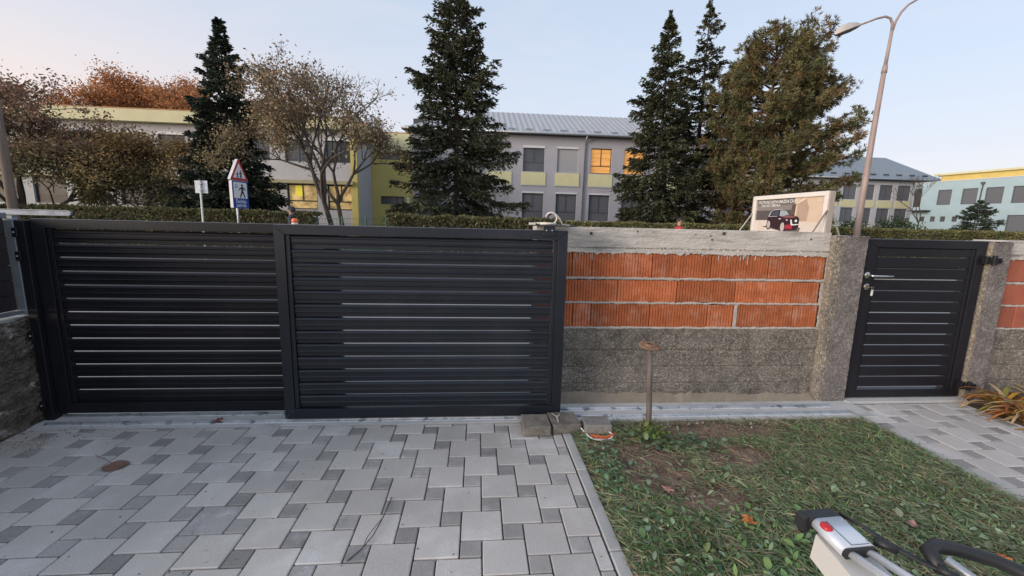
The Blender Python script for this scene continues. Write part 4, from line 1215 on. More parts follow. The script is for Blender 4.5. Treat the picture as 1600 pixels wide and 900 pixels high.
# poster on the lit window
slab('window_poster', lb, F1, mat('poster_yellow', (.75, .62, .05), .5, .05, emit=.25), -11.15, -10.72, .135, .1415, 2.72, 3.34)
slab('ledge', lb, F1, mat('ledge_beige', (.40, .36, .22), .85, .1, 2), -33, -7.62, -.30, -.003, 3.46, 3.66)
slab('fascia', lb, F1, m_fascia, -33.4, -7.05, -.45, .20, 6.62, 7.28)
slab('fascia_side', lb, F1, m_fascia, -7.33, -7.05, .205, 9.2, 6.62, 7.28)
slab('roof_deck', lb, F1, m_dark, -33.2, -7.34, .21, 9.2, 6.64, 7.1)
slab('roof_edge', lb, F1, mat('edge_orange', (.45, .22, .09), .7, .1, 2), -33.42, -7.03, -.47, -.30, 7.285, 7.33)
# ---- yellow link between the wings
yb = thing('stair_block', 'yellow stairwell block between the cream wing and the grey school', 'building', (-6.1, 30.6, 0))
F2 = frame_fn((0, 30.6, 0), (1, 0))
h1, h2 = (-6.95, -5.45, 5.52, 5.98), (-6.85, -5.20, 2.48, 3.04)
b = MB(); facade_wall(b, F2, -7.41, -4.80, 0, 6.02, [h1, h2]); b.poly([(-4.80, 30.6, 0), (-4.80, 36, 0), (-4.80, 36, 6.02), (-4.80, 30.6, 6.02)])
b.build('wall', m_yel2, yb)
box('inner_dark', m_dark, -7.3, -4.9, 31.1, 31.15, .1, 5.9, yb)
window(yb, F2, h1, m_glass, m_frame, (2, 0), .06); window(yb, F2, h2, m_glass, m_frame, (3, 0), .06)
slab('fascia', yb, F2, m_yel, -7.41, -4.78, -.12, 5, 6.03, 7.28)
slab('roof_edge', yb, F2, MATS['edge_orange'], -7.405, -4.77, -.14, 5, 7.285, 7.34)
b = MB(); b.tube([(-4.95, 30.5, 3.0), (-4.95, 30.5, 0)], .06, 8); b.build('downpipe', m_wht, yb, True)

# ---- right grey house with slate roof (facade on Y=62)
RY = 62.0
rw = thing('grey_house', 'distant grey two-storey building with a dark slate roof right of the pine', 'building', (62, RY, 0))
F3 = frame_fn((0, RY, 0), (1, 0))
rx = [65.45 - 3.05 * k for k in range(5)]
holes = []
for x in rx: holes += [(x, x + 2.2, 6.2, 8.5), (x, x + 2.1, 2.6, 4.9)]
b = MB(); facade_wall(b, F3, 50, 69.9, 0, 9.3, holes, .3)
b.poly([(69.9, RY, 0), (69.9, RY + 16, 0), (69.9, RY + 16, 9.3), (69.9, RY + 8, 13.3), (69.9, RY, 9.3)]); b.poly([(50, RY, 0), (50, RY + 16, 0), (50, RY + 16, 9.3), (50, RY, 9.3)])
b.build('wall', mat('render_white_grey', (.47, .47, .50), .9, .05, .6), rw)
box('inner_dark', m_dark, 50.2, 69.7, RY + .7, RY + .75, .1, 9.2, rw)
for x in rx:
    window(rw, F3, (x, x + 2.2, 6.2, 8.5), m_blind, m_frame, (2, 0), .08); window(rw, F3, (x, x + 2.1, 2.6, 4.9), m_blind, m_frame, (2, 0), .08)
    slab('window_panel', rw, F3, m_fascia, x - .2, x + 2.4, -.06, -.003, 5.0, 6.1)
b = MB()
y0_, y1_, ym = RY - .9, RY + 17, RY + 8
b.poly([(49, y0_, 9.35), (72.2, y0_, 9.35), (70.6, ym, 14.0), (49, ym, 14.0)]); b.poly([(49, y1_, 9.35), (72.2, y1_, 9.35), (70.6, ym, 14.0), (49, ym, 14.0)]); b.poly([(72.2, y0_, 9.35), (72.2, y1_, 9.35), (70.6, ym, 14.0)])
rfr = b.build('roof', m_roof2, rw)
for k in range(9):
    b = MB(); x = 52 + k * 2.2; b.box(x, x + .9, y0_ + 1.2, y0_ + 1.3, 9.98, 10.22); b.build('snow_guard', m_dark, rfr)
box('soffit', m_dark, 49.1, 72.0, y0_ + .05, RY - .01, 9.12, 9.30, rw)
b = MB(); b.tube([(49, y0_ - .08, 9.3), (72.2, y0_ - .08, 9.3)], .11, 8); b.build('gutter', m_galv, rw, True)

# ---- pale blue building at the far right
A_, dv = Vector((66., 45., 0)), Vector((-.18, .98, 0)).normalized()
bb = thing('blue_building', 'pale blue two-storey building with a golden roof storey at the right', 'building', (66, 45, 0))
F4 = frame_fn(A_ + dv * 13.0, -dv)          # u = 13 - s
def U_(s): return 13.0 - s
up_h = [(U_(s1), U_(s0), 5.2, 7.26) for s0, s1 in ((8.58, 10.1), (5.88, 7.46), (3.42, 5.1), (1.0, 2.6), (-1.6, .0), (-4.2, -2.6))]
sm_h = [(U_(s) - .28, U_(s) + .28, 2.9, 3.62) for s in (11.5, 10.25, 9.1, 7.8)]
lo_h = [(U_(2.65), U_(.2), 1.0, 3.75), (U_(-1.0), U_(-3.5), 1.0, 3.75)]
b = MB(); facade_wall(b, F4, 0, 22, 0, 8.4, up_h + sm_h + lo_h, .25)
b.poly([F4(0, 0, 0), F4(0, 14, 0), F4(0, 14, 8.4), F4(0, 0, 8.4)]); b.poly([F4(0, 0, 8.4), F4(22, 0, 8.4), F4(22, 14, 8.4), F4(0, 14, 8.4)])
b.build('wall', m_wall_b, bb)
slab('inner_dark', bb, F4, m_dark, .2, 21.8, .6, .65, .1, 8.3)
for h in up_h: window(bb, F4, h, m_blind, m_frame, (1, 0), .07, .10)
for h in sm_h: window(bb, F4, h, m_glass, m_frame, (1, 0), .06, .12)
for h in lo_h: window(bb, F4, h, m_blind, m_frame, (1, 0), .08, .10)
slab('roof_storey', bb, F4, m_gold, U_(10.9), 22, 1.5, 10, 8.42, 9.35)
slab('roof_storey_lip', bb, F4, m_fascia, U_(11.6), 22, 1.1, 10.2, 9.36, 9.62)
slab('parapet_cap', bb, F4, m_wht, -.02, 22, -.05, .2, 8.405, 8.47)
b = MB(); b.tube([F4(U_(5.45), -.10, 7.95), F4(U_(5.55), -.10, 4.6), F4(U_(5.6), -.1, 0)], .07, 8); b.build('downpipe', m_frame, bb, True)
slab('pipe_head', bb, F4, m_frame, U_(5.65), U_(5.3), -.22, -.02, 7.7, 8.0)
slab('canopy', bb, F4, m_dark, .2, 2.4, -1.2, -.003, 4.35, 4.5)
slab('entrance', bb, F4, m_dark, .1, 1.0, -.02, -.004, 5.0, 7.6)

# ================================================================ TREES
def add_tree(name, label, loc, segs, leaves, tint, bark, leafmat, group=None, cat='tree', sides=5):
    t = thing(name, label, cat, loc, group)
    P0 = np.array([s[0] for s in segs], float); P1 = np.array([s[1] for s in segs], float)
    V, F = frusta(P0, P1, np.array([s[2] for s in segs], float), np.array([s[3] for s in segs], float), sides)
    tr = link('trunk', np_mesh('trunk', V, F, bark, None, True)); tr.parent = t
    V, F = leaves
    cr = link('crown', np_mesh('crown', V, F, leafmat, tint)); cr.parent = t
    return t
def conifer(h, R, z0, dens, seed, col, col2, droop=.25, prof=None, gap=.1, lay=.30, tuft=(.20, .075), nb=7, top_thin=1.0):
    r = np.random.default_rng(seed)
    segs = [((0, 0, -.2), (0, 0, h * .5), .0150 * h, .008 * h), ((0, 0, h * .5), (0, 0, h * .985), .008 * h, .012)]
    C, D, Nn, L, Wd, T = [], [], [], [], [], []
    z = z0; pa = 0
    while z < h * .985:
        f = (z - z0) / (h - z0)
        Rz = R * (prof(f) if prof else (1 - f) ** .85) * min(1, (1 - f) / .22) ** .45
        n = max(4, int(nb * (1 - .35 * f)))
        pa += .9
        for k in range(n):
            if r.random() < gap: continue
            az = pa + 2 * PI * k / n + r.normal(0, .22)
            zb = z + r.uniform(-.5, .5) * lay
            Lb = max(.10, Rz * r.choice([1.0, 1.0, .85, .7, 1.13], p=[.35, .2, .2, .15, .1]) * r.uniform(.85, 1.1))
            dh = np.array([math.cos(az), math.sin(az), 0]); sd = np.array([-dh[1], dh[0], 0])
            e0 = .75 * f ** 1.3 + r.normal(0, .08) - .05
            pt = lambda s: np.array([0, 0, zb]) + dh * Lb * s + np.array([0, 0, 1.]) * Lb * (e0 * s - droop * (1.15 - f) * s * (1.25 - .75 * s) * 1.2)
            m_ = 5
            q = [pt(i / m_) for i in range(m_ + 1)]
            for i in range(m_): segs.append((q[i], q[i + 1], .012 + .012 * Lb * (1 - i / m_), .012 + .012 * Lb * (1 - (i + 1) / m_)))
            nt_ = int(max(10, Lb / .042) * dens)
            clump = r.uniform(.7, 1.35)
            s = r.uniform(.04 if f > .5 else .10, 1.0, nt_) ** .75
            side = np.where(r.random(nt_) < .5, 1, -1)
            P = np.array([pt(q_) for q_ in s])
            lt = (.24 + .30 * np.sqrt(Lb)) * min(1, .25 + Lb / .8) * (1.12 - s * .80) * r.uniform(.6, 1.2, nt_)
            ang = side * r.uniform(.45, 1.25, nt_) * (1 - .35 * s)
            td = dh[None] * np.cos(ang)[:, None] + sd[None] * np.sin(ang)[:, None]
            hang = r.uniform(.2, 1.2, nt_) * (1.15 - f)
            nn = 6
            for j in range(nn):
                u_ = (j + r.random(nt_)) / nn
                pos = P + td * (lt * u_)[:, None]; pos[:, 2] -= hang * lt * u_ * u_ * 1.2
                pos += r.normal(0, .018, (nt_, 3))
                a2 = r.normal(0, .55, nt_)
                d = td * np.cos(a2)[:, None] + np.cross(td, [0, 0, 1.]) * np.sin(a2)[:, None]
                d[:, 2] += r.normal(-.40 * (1 - f), .40, nt_)
                C.append(pos); D.append(d)
                nrm = r.normal(0, .6, (nt_, 3)); nrm[:, 2] += .8
                Nn.append(nrm); L.append(tuft[0] * (1 - .35 * f ** 3) * r.uniform(.6, 1.35, nt_)); Wd.append(tuft[1] * r.uniform(.6, 1.4, nt_))
                mixf = np.clip(.25 + .5 * s * u_ + r.normal(0, .2, nt_), 0, 1)[:, None]
                T.append((np.array(col) * (1 - mixf) + np.array(col2) * mixf) * clump * r.uniform(.75, 1.3, (nt_, 1)))
        z += lay * (1.15 - .5 * f) * r.uniform(.8, 1.2)
    # leader shoot
    nt_ = 60
    zz = r.uniform(h * .95, h, nt_); az = r.uniform(0, 2 * PI, nt_)
    C.append(np.stack([np.zeros(nt_), np.zeros(nt_), zz], 1)); D.append(np.stack([np.cos(az), np.sin(az), np.full(nt_, .9)], 1)); Nn.append(r.normal(0, 1, (nt_, 3))); L.append(np.full(nt_, tuft[0])); Wd.append(np.full(nt_, tuft[1])); T.append(np.tile(col, (nt_, 1)))
    C, D, Nn, L, Wd, T = map(np.concatenate, (C, D, Nn, L, Wd, T))
    return segs, blades(C, D, Nn, L, Wd), np.repeat(T, 4, 0)
def spruce(name, label, loc, bark=None, group=None, **k):
    s, l, t = conifer(**k)
    return add_tree(name, label, loc, s, l, t, bark or m_bark, m_needle, group)
GT = 'conifers in front of the school'
spruce('spruce_tree', 'tallest dark spruce, standing alone before the left end of the grey school', (-1.03, 20, 0), group=GT, h=11.9, R=3.6, z0=2.15, dens=1.0, seed=3, col=(.052, .060, .038), col2=(.10, .105, .062), droop=.40, lay=.29, nb=9, gap=.06,
       prof=lambda f: (1 - f) ** .78 * (.88 + .16 * math.sin(f * 26)))
spruce('spruce_tree', 'dark spruce with drooping branches covering an orange lit window of the school', (9.45, 22, 0), group=GT, h=11.95, R=2.95, z0=.9, dens=1.0, seed=5, col=(.05, .058, .034), col2=(.095, .10, .052), droop=.42, lay=.30, nb=9, gap=.08,
       prof=lambda f: (1 - f) ** .8 * (.9 + .16 * math.sin(f * 22 + 1)))
spruce('spruce_tree', 'thin open-crowned conifer rising between the spruce and the brown pine', (12.2, 23.4, 0), group=GT, h=13.3, R=2.5, z0=2.0, dens=1.0, seed=8, col=(.055, .058, .036), col2=(.10, .095, .055), droop=.22, lay=.38, nb=7, gap=.20,
       prof=lambda f: (1 - f) ** .6 * (.75 + .35 * math.sin(f * 30)))
spruce('fir_tree', 'dense blackish fir with a broad skirt at the left behind the road signs', (-10.35, 18.9, 0), group=GT, h=9.05, R=2.15, z0=.5, dens=1.15, seed=12, col=(.034, .048, .035), col2=(.062, .080, .055), droop=.10, lay=.27, nb=9, gap=.05,
       prof=lambda f: (1 - f) ** .72 * (.94 + .12 * math.sin(f * 34)))
spruce('young_conifer', 'small dark conifer before the pale blue building', (38.8, 30, 0), group=None, h=3.85, R=1.75, z0=.3, dens=.9, seed=21, col=(.045, .062, .042), col2=(.085, .11, .07), droop=.05, lay=.26, nb=8, gap=.05, tuft=(.20, .07),
       prof=lambda f: (1 - f) ** .6)

def pine(h, seed, env, cols):
    r = np.random.default_rng(seed)
    segs = [((0, 0, -.2), (.1, 0, h * .35), .20, .14), ((.1, 0, h * .35), (.0, .1, h * .7), .14, .08), ((.0, .1, h * .7), (.15, 0, h * .97), .08, .02)]
    C, D, Nn, L, Wd, T = [], [], [], [], [], []
    z = 1.5
    while z < h * .99:
        f = z / h
        n = r.integers(6, 9)
        a0 = r.uniform(0, 6.3)
        for k in range(n):
            az = a0 + 2 * PI * k / n + r.normal(0, .3)
            Lb = env(f, az) * r.uniform(.72, 1.08)
            dh = np.array([math.cos(az), math.sin(az), 0]); sd = np.array([-dh[1], dh[0], 0])
            el = -.08 + .75 * f + r.normal(0, .1)
            b0 = np.array([0, 0, z + r.uniform(-.2, .2)])
            tip = b0 + dh * Lb + np.array([0, 0, Lb * el])
            segs.append((b0, (b0 + tip) / 2 - [0, 0, .08 * Lb], .03 + .015 * Lb, .02 + .008 * Lb)); segs.append(((b0 + tip) / 2 - [0, 0, .08 * Lb], tip, .02 + .008 * Lb, .012))
            ns = max(4, int(Lb * 7.5))
            for j in range(ns):
                s = r.uniform(.30, 1.05) if Lb > .8 else r.uniform(.2, 1)
                base = b0 + (tip - b0) * min(s, 1) - np.array([0, 0, .3 * Lb * s * (1 - min(s, 1))])
                a = r.normal(0, .8)
                ln = r.uniform(.25, .6) * (1.2 - .5 * s) + .1
                d = dh * math.cos(a) + sd * math.sin(a); d[2] += r.uniform(-.1, .55)
                end = base + d * ln
                segs.append((base, end, .014, .008))
                cl = r.uniform(.7, 1.35)
                cc_ = np.array(cols[r.choice(len(cols), p=[.4, .35, .25])])
                for q in range(r.integers(4, 7)):
                    c0 = end + r.normal(0, .11, 3)
                    m_ = 15
                    dd = unit(d[None] * .7 + r.normal(0, .75, (m_, 3)) + [0, 0, .25])
                    C.append(np.tile(c0, (m_, 1))); D.append(dd); Nn.append(r.normal(0, 1, (m_, 3)))
                    L.append(r.uniform(.12, .24, m_)); Wd.append(r.uniform(.022, .038, m_)); T.append(cc_ * cl * r.uniform(.75, 1.25, (m_, 1)))
        z += r.uniform(.30, .44)
    C, D, Nn, L, Wd, T = map(np.concatenate, (C, D, Nn, L, Wd, T))
    return segs, blades(C, D, Nn, L, Wd), np.repeat(T, 4, 0)
def env(f, az):
    base = 2.95 * math.sin(min(1, (f + .16) / .5) * PI / 2) if f < .5 else 2.95 * (1 - ((f - .5) / .52) ** 1.7) ** .75 if f < 1 else .3
    return max(.35, base * (1 + .10 * math.sin(3 * az + 9 * f) + (.06 * math.cos(az))))
s, l, t = pine(10.75, 31, env, [(.115, .122, .058), (.155, .142, .064), (.18, .125, .062)])
add_tree('pine_tree', 'broad olive-brown pine with a rounded crown behind the billboard', (14.55, 21, 0), s, l, t, m_bark_r, m_needle, GT)

def decid(seed, start, dirs, levels, leaf, cols, spread=.6, lean=(0, 0), nleaf=5, leafp=1.0, up_=.18, zgrad=None, clump=.25, shrink=.74):
    """recursive limbs; leaves on the outer twigs"""
    r = np.random.default_rng(seed)
    segs, tips = [], []
    def grow(p, d, ln, rad, lv):
        n = 3 if lv < 2 else 2
        q = p
        for i in range(n):
            d = unit(d + r.normal(0, .13, 3) + np.array([lean[0], lean[1], up_ * .35]))
            e = q + d * ln / n
            r1 = rad * (1 - .32 * (i + 1) / n)
            segs.append((q, e, rad * (1 - .32 * i / n), r1)); q = e
            if lv >= levels - 2: tips.append((q, d, lv))
        if lv == levels: return
        k = r.integers(2, 4) if lv < levels - 1 else 3
        ph = r.uniform(0, 6.3)
        for j in range(k):
            a = unit(np.cross(d, [.3, .2, 1.])); b_ = np.cross(d, a)
            th = ph + 2 * PI * j / k + r.normal(0, .3)
            sp = spread * r.uniform(.65, 1.3)
            nd = unit(d * math.cos(sp) + (a * math.cos(th) + b_ * math.sin(th)) * math.sin(sp) + np.array([0, 0, up_]))
            grow(q, nd, ln * shrink * r.uniform(.8, 1.15), max(.006, rad * .64), lv + 1)
    for (p, d, ln, rad) in dirs: grow(np.array(p, float), unit(np.array(d, float)), ln, rad, start)
    tp = np.array([q[0] for q in tips]); td = np.array([q[1] for q in tips])
    keep = r.random(len(tp)) < leafp
    tp, td = tp[keep], td[keep]
    n = len(tp) * nleaf
    C = np.repeat(tp, nleaf, 0) + r.normal(0, clump, (n, 3)) * np.array([1, 1, .8])
    D = np.repeat(td, nleaf, 0) * .4 + r.normal(0, .8, (n, 3)); D[:, 2] -= .35
    Nn = r.normal(0, .7, (n, 3)); Nn[:, 2] += .7
    cols = np.array(cols)
    T = cols[r.integers(0, len(cols), n)] * np.repeat(r.uniform(.7, 1.35, len(tp)), nleaf)[:, None] * r.uniform(.75, 1.3, (n, 1))
    if zgrad is not None:
        z0, z1, clow = zgrad
        w = np.clip((z1 - C[:, 2]) / (z1 - z0) + r.normal(0, .18, n), 0, 1)[:, None]
        T = T * (1 - w) + np.array(clow) * w * r.uniform(.7, 1.35, (n, 1))
    return segs, blades(C, D, Nn, leaf[0] * r.uniform(.6, 1.3, n), leaf[1] * r.uniform(.6, 1.3, n)), np.repeat(T, 4, 0)
GD = 'autumn trees in front of the school'
# sparse twin-stemmed tree
s, l, t = decid(41, 0, [((-.05, 0, -.1), (-.10, .0, 1), 2.2, .13), ((.12, .05, -.1), (.16, .05, 1), 2.1, .115)], 7, (.10, .07), [(.26, .195, .12), (.29, .19, .115), (.22, .18, .11)], .56, nleaf=8, leafp=.75, up_=.12, zgrad=(2.0, 4.6, (.21, .195, .09)), clump=.18, shrink=.73)
k_ = l[0].reshape(-1, 4, 3)[:, 0, :]; r_ = np.random.default_rng(2)
keep = (r_.random(len(k_)) < np.clip(1.08 - .24 * (k_[:, 2] - 2.6) - .14 * k_[:, 0], .09, 1))
V = l[0].reshape(-1, 4, 3)[keep].reshape(-1, 3); t = t.reshape(-1, 4, 3)[keep].reshape(-1, 3); l = (V, np.arange(len(V)).reshape(-1, 4))
add_tree('autumn_tree', 'half-bare twin-stemmed tree before the lit ground floor windows', (-5.4, 17, 0), s, l, t, m_bark, m_leaf, GD)
s, l, t = decid(43, 0, [((0, 0, -.1), (-.06, 0, 1), 1.75, .15), ((0, .1, .9), (.5, .1, .7), 1.45, .08), ((0, .1, .8), (-.75, -.1, .9), 1.9, .08), ((0, 0, 1.1), (.95, -.3, .15), 1.15, .05), ((0, 0, 1.2), (-.9, -.35, .25), 1.3, .05)], 6, (.105, .07), [(.28, .14, .095), (.25, .15, .10), (.22, .155, .09)], .57, nleaf=22, leafp=.9, up_=.05, zgrad=(1.6, 4.8, (.205, .21, .10)), clump=.24, shrink=.76)
add_tree('autumn_tree', 'spreading reddish tree at the far left beside the wooden pole', (-17.35, 18, 0), s, l, t, m_bark, m_leaf, GD)
s, l, t = decid(47, 0, [((0, 0, -.1), (.08, 0, 1), 1.3, .10), ((0, .1, .9), (-.6, .1, .55), 1.0, .06), ((0, .1, 1.1), (.45, .2, .9), 1.05, .06)], 6, (.10, .068), [(.30, .21, .09), (.26, .18, .08), (.33, .20, .085)], .6, nleaf=13, leafp=.8, up_=.08, zgrad=(1.4, 3.6, (.21, .205, .10)), clump=.22, shrink=.75)
add_tree('autumn_tree', 'olive and orange leaved tree between the reddish tree and the black fir', (-13.0, 18.2, 0), s, l, t, m_bark, m_leaf, GD)
s, l, t = decid(53, 0, [((0, 0, -.1), (.0, 0, 1), 4.9, .4), ((0, 0, 4.0), (.5, .1, .9), 3.3, .22), ((0, 0, 4.0), (-.45, .1, .9), 3.3, .22)], 5, (.20, .14), [(.44, .19, .08), (.50, .235, .085), (.36, .17, .085)], .6, nleaf=80, leafp=1.0, up_=.16, clump=.60, shrink=.70)
add_tree('autumn_tree', 'tall rust-coloured tree rising behind the cream flat roof', (-32.0, 46, 0), s, l, t, m_bark, m_leaf, GD)
s, l, t = decid(59, 0, [((0, 0, -.1), (.02, 0, 1), 2.4, .09)], 5, (.10, .06), [(.12, .09, .06)], .5, nleaf=1, leafp=.25, up_=.22, clump=.1, shrink=.72)
add_tree('bare_tree', 'slender leafless tree before the corner of the pale blue building', (45.4, 40, 0), s, l, t, m_bark, m_leaf, None)

# ---- hedges and bushes
def leafy_box(name, label, x0, x1, y0, y1, z1, n, cols, size, seed, cat='hedge', wob=.06):
    r = np.random.default_rng(seed)
    cx, cy = (x0 + x1) / 2, (y0 + y1) / 2
    t = thing(name, label, cat, (cx, cy, 0))
    m_ = MB(); m_.box(x0 + .12, x1 - .12, y0 + .12, y1 - .12, -.1, z1 - .14, .05)
    m_.build('branches', m_bark, t)  # solid core box added inside the leaves as the hedge's dark interior
    nt_, nf = int(n * .5), n - int(n * .5)
    xs = r.uniform(x0, x1, n)
    top = np.arange(n) < nt_
    ys = np.where(top, r.uniform(y0, y1, n), y0 + np.abs(r.normal(0, .10, n)))
    h_ = z1 + np.array([wob * fbm(a * .9, 3, seed) + wob * .6 * fbm(a * 4, 5, seed) for a in xs])
    zs = np.where(top, h_ - np.abs(r.normal(0, .06, n)), r.uniform(.02, 1, n) ** .75 * h_)
    C = np.stack([xs - cx, ys - cy, zs], 1)
    D = r.normal(0, .7, (n, 3)); D[:, 2] += np.where(top, .6, .1); D[:, 1] -= np.where(top, 0, .5)
    Nn = r.normal(0, 1, (n, 3))
    c = np.array(cols); T = c[r.integers(0, len(c), n)] * r.uniform(.6, 1.4, (n, 1)) * (1 + .35 * np.array([fbm(a * 1.3, 1, 8 + seed) for a in xs]))[:, None]
    V, F = blades(C, D, Nn, size * r.uniform(.6, 1.4, n), size * .6 * r.uniform(.6, 1.4, n))
    f_ = link('foliage', np_mesh('foliage', V, F, m_leaf, np.repeat(np.clip(T, .01, 1), 4, 0))); f_.parent = t
    return t
HC = [(.14, .15, .07), (.17, .16, .075), (.19, .145, .08), (.12, .135, .06)]
leafy_box('hedge', 'clipped hedge on the left, ending at the dark walker', -27, -6.0, 16, 17, 1.60, 42000, HC, .10, 1)
leafy_box('hedge', 'loose hedge under the tallest spruce, right of the green wire fence', -3.35, 3.2, 16, 17.1, 1.56, 15000, HC, .11, 2, wob=.10)
leafy_box('hedge', 'long clipped hedge running from the cable coil past the street lamp', 3.3, 34, 16, 17, 1.50, 58000, [(.155, .165, .07), (.19, .185, .08), (.21, .17, .075), (.135, .145, .06)], .09, 3, wob=.04)
def bush(name, label, loc, rx, rz, n, cols, seed, size=.14):
    r = np.random.default_rng(seed)
    t = thing(name, label, 'bush', loc)
    d = unit(r.normal(0, 1, (n, 3))); d[:, 2] = np.abs(d[:, 2])
    lump = 1 + .22 * np.array([fbm(*(q * 2.2), 3) for q in d])
    C = d * np.array([rx, rx * .7, rz]) * (lump * r.uniform(.75, 1.02, n))[:, None]
    c = np.array(cols); T = c[r.integers(0, len(c), n)] * r.uniform(.6, 1.4, (n, 1))
    V, F = blades(C, d + r.normal(0, .7, (n, 3)), r.normal(0, 1, (n, 3)), size * r.uniform(.6, 1.4, n), size * .6)
    f_ = link('foliage', np_mesh('foliage', V, F, m_leaf, np.repeat(T, 4, 0))); f_.parent = t
    b_ = MB()
    for k in range(9):
        a = 2 * PI * k / 9; b_.tube([(0, 0, -.1), (.3 * rx * math.cos(a), .25 * rx * math.sin(a), .4 * rz), (.6 * rx * math.cos(a), .45 * rx * math.sin(a), .75 * rz)], [.04, .03, .012], 5)
    st = b_.build('stems', m_bark, t, base=(0, 0, 0))
    return t
bush('shrub', 'rounded green shrub behind the hedge right of the street lamp', (28.3, 26.5, 0), 2.1, 2.3, 5000, [(.075, .11, .05), (.10, .13, .06)], 4)
bush('shrub', 'reddish low shrub at the foot of the street lamp', (15.6, 17.8, 0), .8, 1.72, 2200, [(.19, .11, .05), (.12, .11, .05)], 6, .10)
bush('shrub', 'green shrub behind the billboard strut', (19.5, 20.5, 0), 1.4, 1.9, 3500, [(.07, .10, .045), (.09, .12, .05)], 9)

# green wire fence in the gap of the hedge
wf = thing('wire_fence', 'low green wire mesh fence between the two hedges', 'fence', (-4.7, 16.2, 0))
m_green = mat('fence_green', (.05, .13, .085), .5, .1)
for x in (-5.95, -5.05, -4.2, -3.45): box('post', m_green, x - .03, x + .03, 16.17, 16.23, -.1, 1.52, wf, .008)
for k in range(8): tube('wire', m_green, [(-5.98, 16.20, .1 + k * .19), (-3.42, 16.20, .1 + k * .19)], .006, wf, 4)
b = MB()
for k in range(26): b.tube([(-5.95 + k * .1, 16.212, .05), (-5.95 + k * .1, 16.212, 1.45)], .004, 4)
o = b.build('mesh_wires', m_green, wf); o['kind'] = 'stuff'

# ================================================================ STREET FURNITURE
# wooden pole at the left
t = thing('wooden_pole', 'weathered wooden utility pole at the left edge', 'pole', (-8.98, 9, 0))
tube('pole', mat('pole_wood', (.20, .155, .125), .9, .25, 6, .5, 40, stretch=(3, 3, .3)), [(-8.99, 9, -.2), (-9.02, 9, 3), (-9.05, 9, 5.2)], [.080, .074, .068], t, 12)
# street lamp
t = thing('street_lamp', 'tall double-armed street lamp with a rust-stained pole', 'street lamp', (12.52, 13, 0))
m_lp = mat('lamp_pole', (.33, .255, .235), .65, .18, 3, .2, 40, col2=(.25, .13, .09), mix_scale=2.5, mix_lo=.55, mix_hi=.7, stretch=(3, 3, .35))
tube('pole', m_lp, [(12.50, 13, -.1), (12.51, 13, 2.2), (12.55, 13, 4.6), (12.60, 13, 6.35)], [.105, .092, .078, .064], t, 14)
tube('collar', m_lp, [(12.605, 13, 6.33), (12.615, 13, 6.55)], [.078, .066], t, 14)
tube('upper_pole', m_lp, [(12.61, 13, 6.5), (12.655, 13, 7.55)], [.052, .045], t, 12)
arm = [(12.652, 13, 7.52), (12.635, 13, 7.75), (12.55, 13, 7.90), (12.38, 13, 7.945), (12.1, 13, 7.87), (11.55, 13, 7.65)]
tube('lamp_arm', m_lp, arm, [.040, .036, .034, .032, .029, .027], t, 10)
tube('lamp_arm', m_lp, [(12.658, 13, 7.52), (12.73, 13, 7.82), (12.87, 13, 8.10), (13.07, 13, 8.32), (13.4, 13, 8.52), (14.0, 13, 8.72)], [.040, .036, .034, .032, .029, .027], t, 10)
def lamp_head(T, par):
    b_ = MB(); secs = [(0, .05, .06), (.12, .11, .13), (.35, .16, .20), (.60, .15, .19), (.78, .09, .11), (.84, .02, .03)]
    v = []
    for (x, hw, ht) in secs:
        for a in np.linspace(0, PI, 7): v.append(T @ Vector((x, hw * math.cos(a), ht * math.sin(a))))
    b_.mesh(v, [(i * 7 + k, i * 7 + k + 1, (i + 1) * 7 + k + 1, (i + 1) * 7 + k) for i in range(5) for k in range(6)])
    hd = b_.build('lamp_head', mat('lamp_shell', (.46, .43, .40), .6, .08, 5), par, True)
    b_ = MB(); v = []
    for (x, hw, ht) in secs:
        for a in np.linspace(PI, 2 * PI, 7): v.append(T @ Vector((x, hw * .96 * math.cos(a), ht * .42 * math.sin(a) - .001)))
    b_.mesh(v, [(i * 7 + k, i * 7 + k + 1, (i + 1) * 7 + k + 1, (i + 1) * 7 + k) for i in range(5) for k in range(6)])
    b_.build('diffuser', mat('lamp_diffuser', (.12, .10, .10), .3, .1), hd, True)
lamp_head(Matrix.Translation((11.58, 13, 7.645)) @ Matrix.Rotation(PI, 4, 'Z') @ Matrix.Rotation(.38, 4, 'Y'), t)
lamp_head(Matrix.Translation((13.95, 13, 8.70)) @ Matrix.Rotation(-.3, 4, 'Y'), t)

# ---- road signs
def ngon_prism(b_, F, pts, w0, w1): b_.prism(pts, lambda a, c, t_: F(a, t_, c), w0, w1)
m_sred = mat('sign_red', (.50, .04, .05), .45, .05); m_sblue = mat('sign_blue', (.02, .07, .33), .45, .06); m_swhite = mat('sign_white', (.78, .79, .80), .45, .03); m_sblk = mat('sign_black', (.02, .02, .022), .5, .05)
m_sgrey = mat('sign_back', (.60, .60, .61), .5, .08)
sg = thing('road_sign', 'red triangle warning sign over a blue school patrol sign on a pole', 'road sign', (-6.92, 13, 0))
FS = frame_fn((-6.90, 13.0, 0), (.18, .984))        # faces the traffic along the road
tube('pole', m_galv, [(-7.03, 13.05, -.1), (-7.03, 13.05, 3.02)], .032, sg, 10)
def tri(r, cz): return [(0, cz + r), (-r * .866, cz - r / 2), (r * .866, cz - r / 2)]
def rounded_poly(P, r, n=4):
    out = []
    for i in range(len(P)):
        p, a, c = Vector(P[i]), Vector(P[i - 1]), Vector(P[(i + 1) % len(P)])
        u_, v_ = (a - p).normalized(), (c - p).normalized()
        for k in range(n + 1):
            t_ = k / n
            out.append(tuple((p + u_ * r) * (1 - t_) ** 2 + p * 2 * t_ * (1 - t_) + (p + v_ * r) * t_ ** 2))
    return out
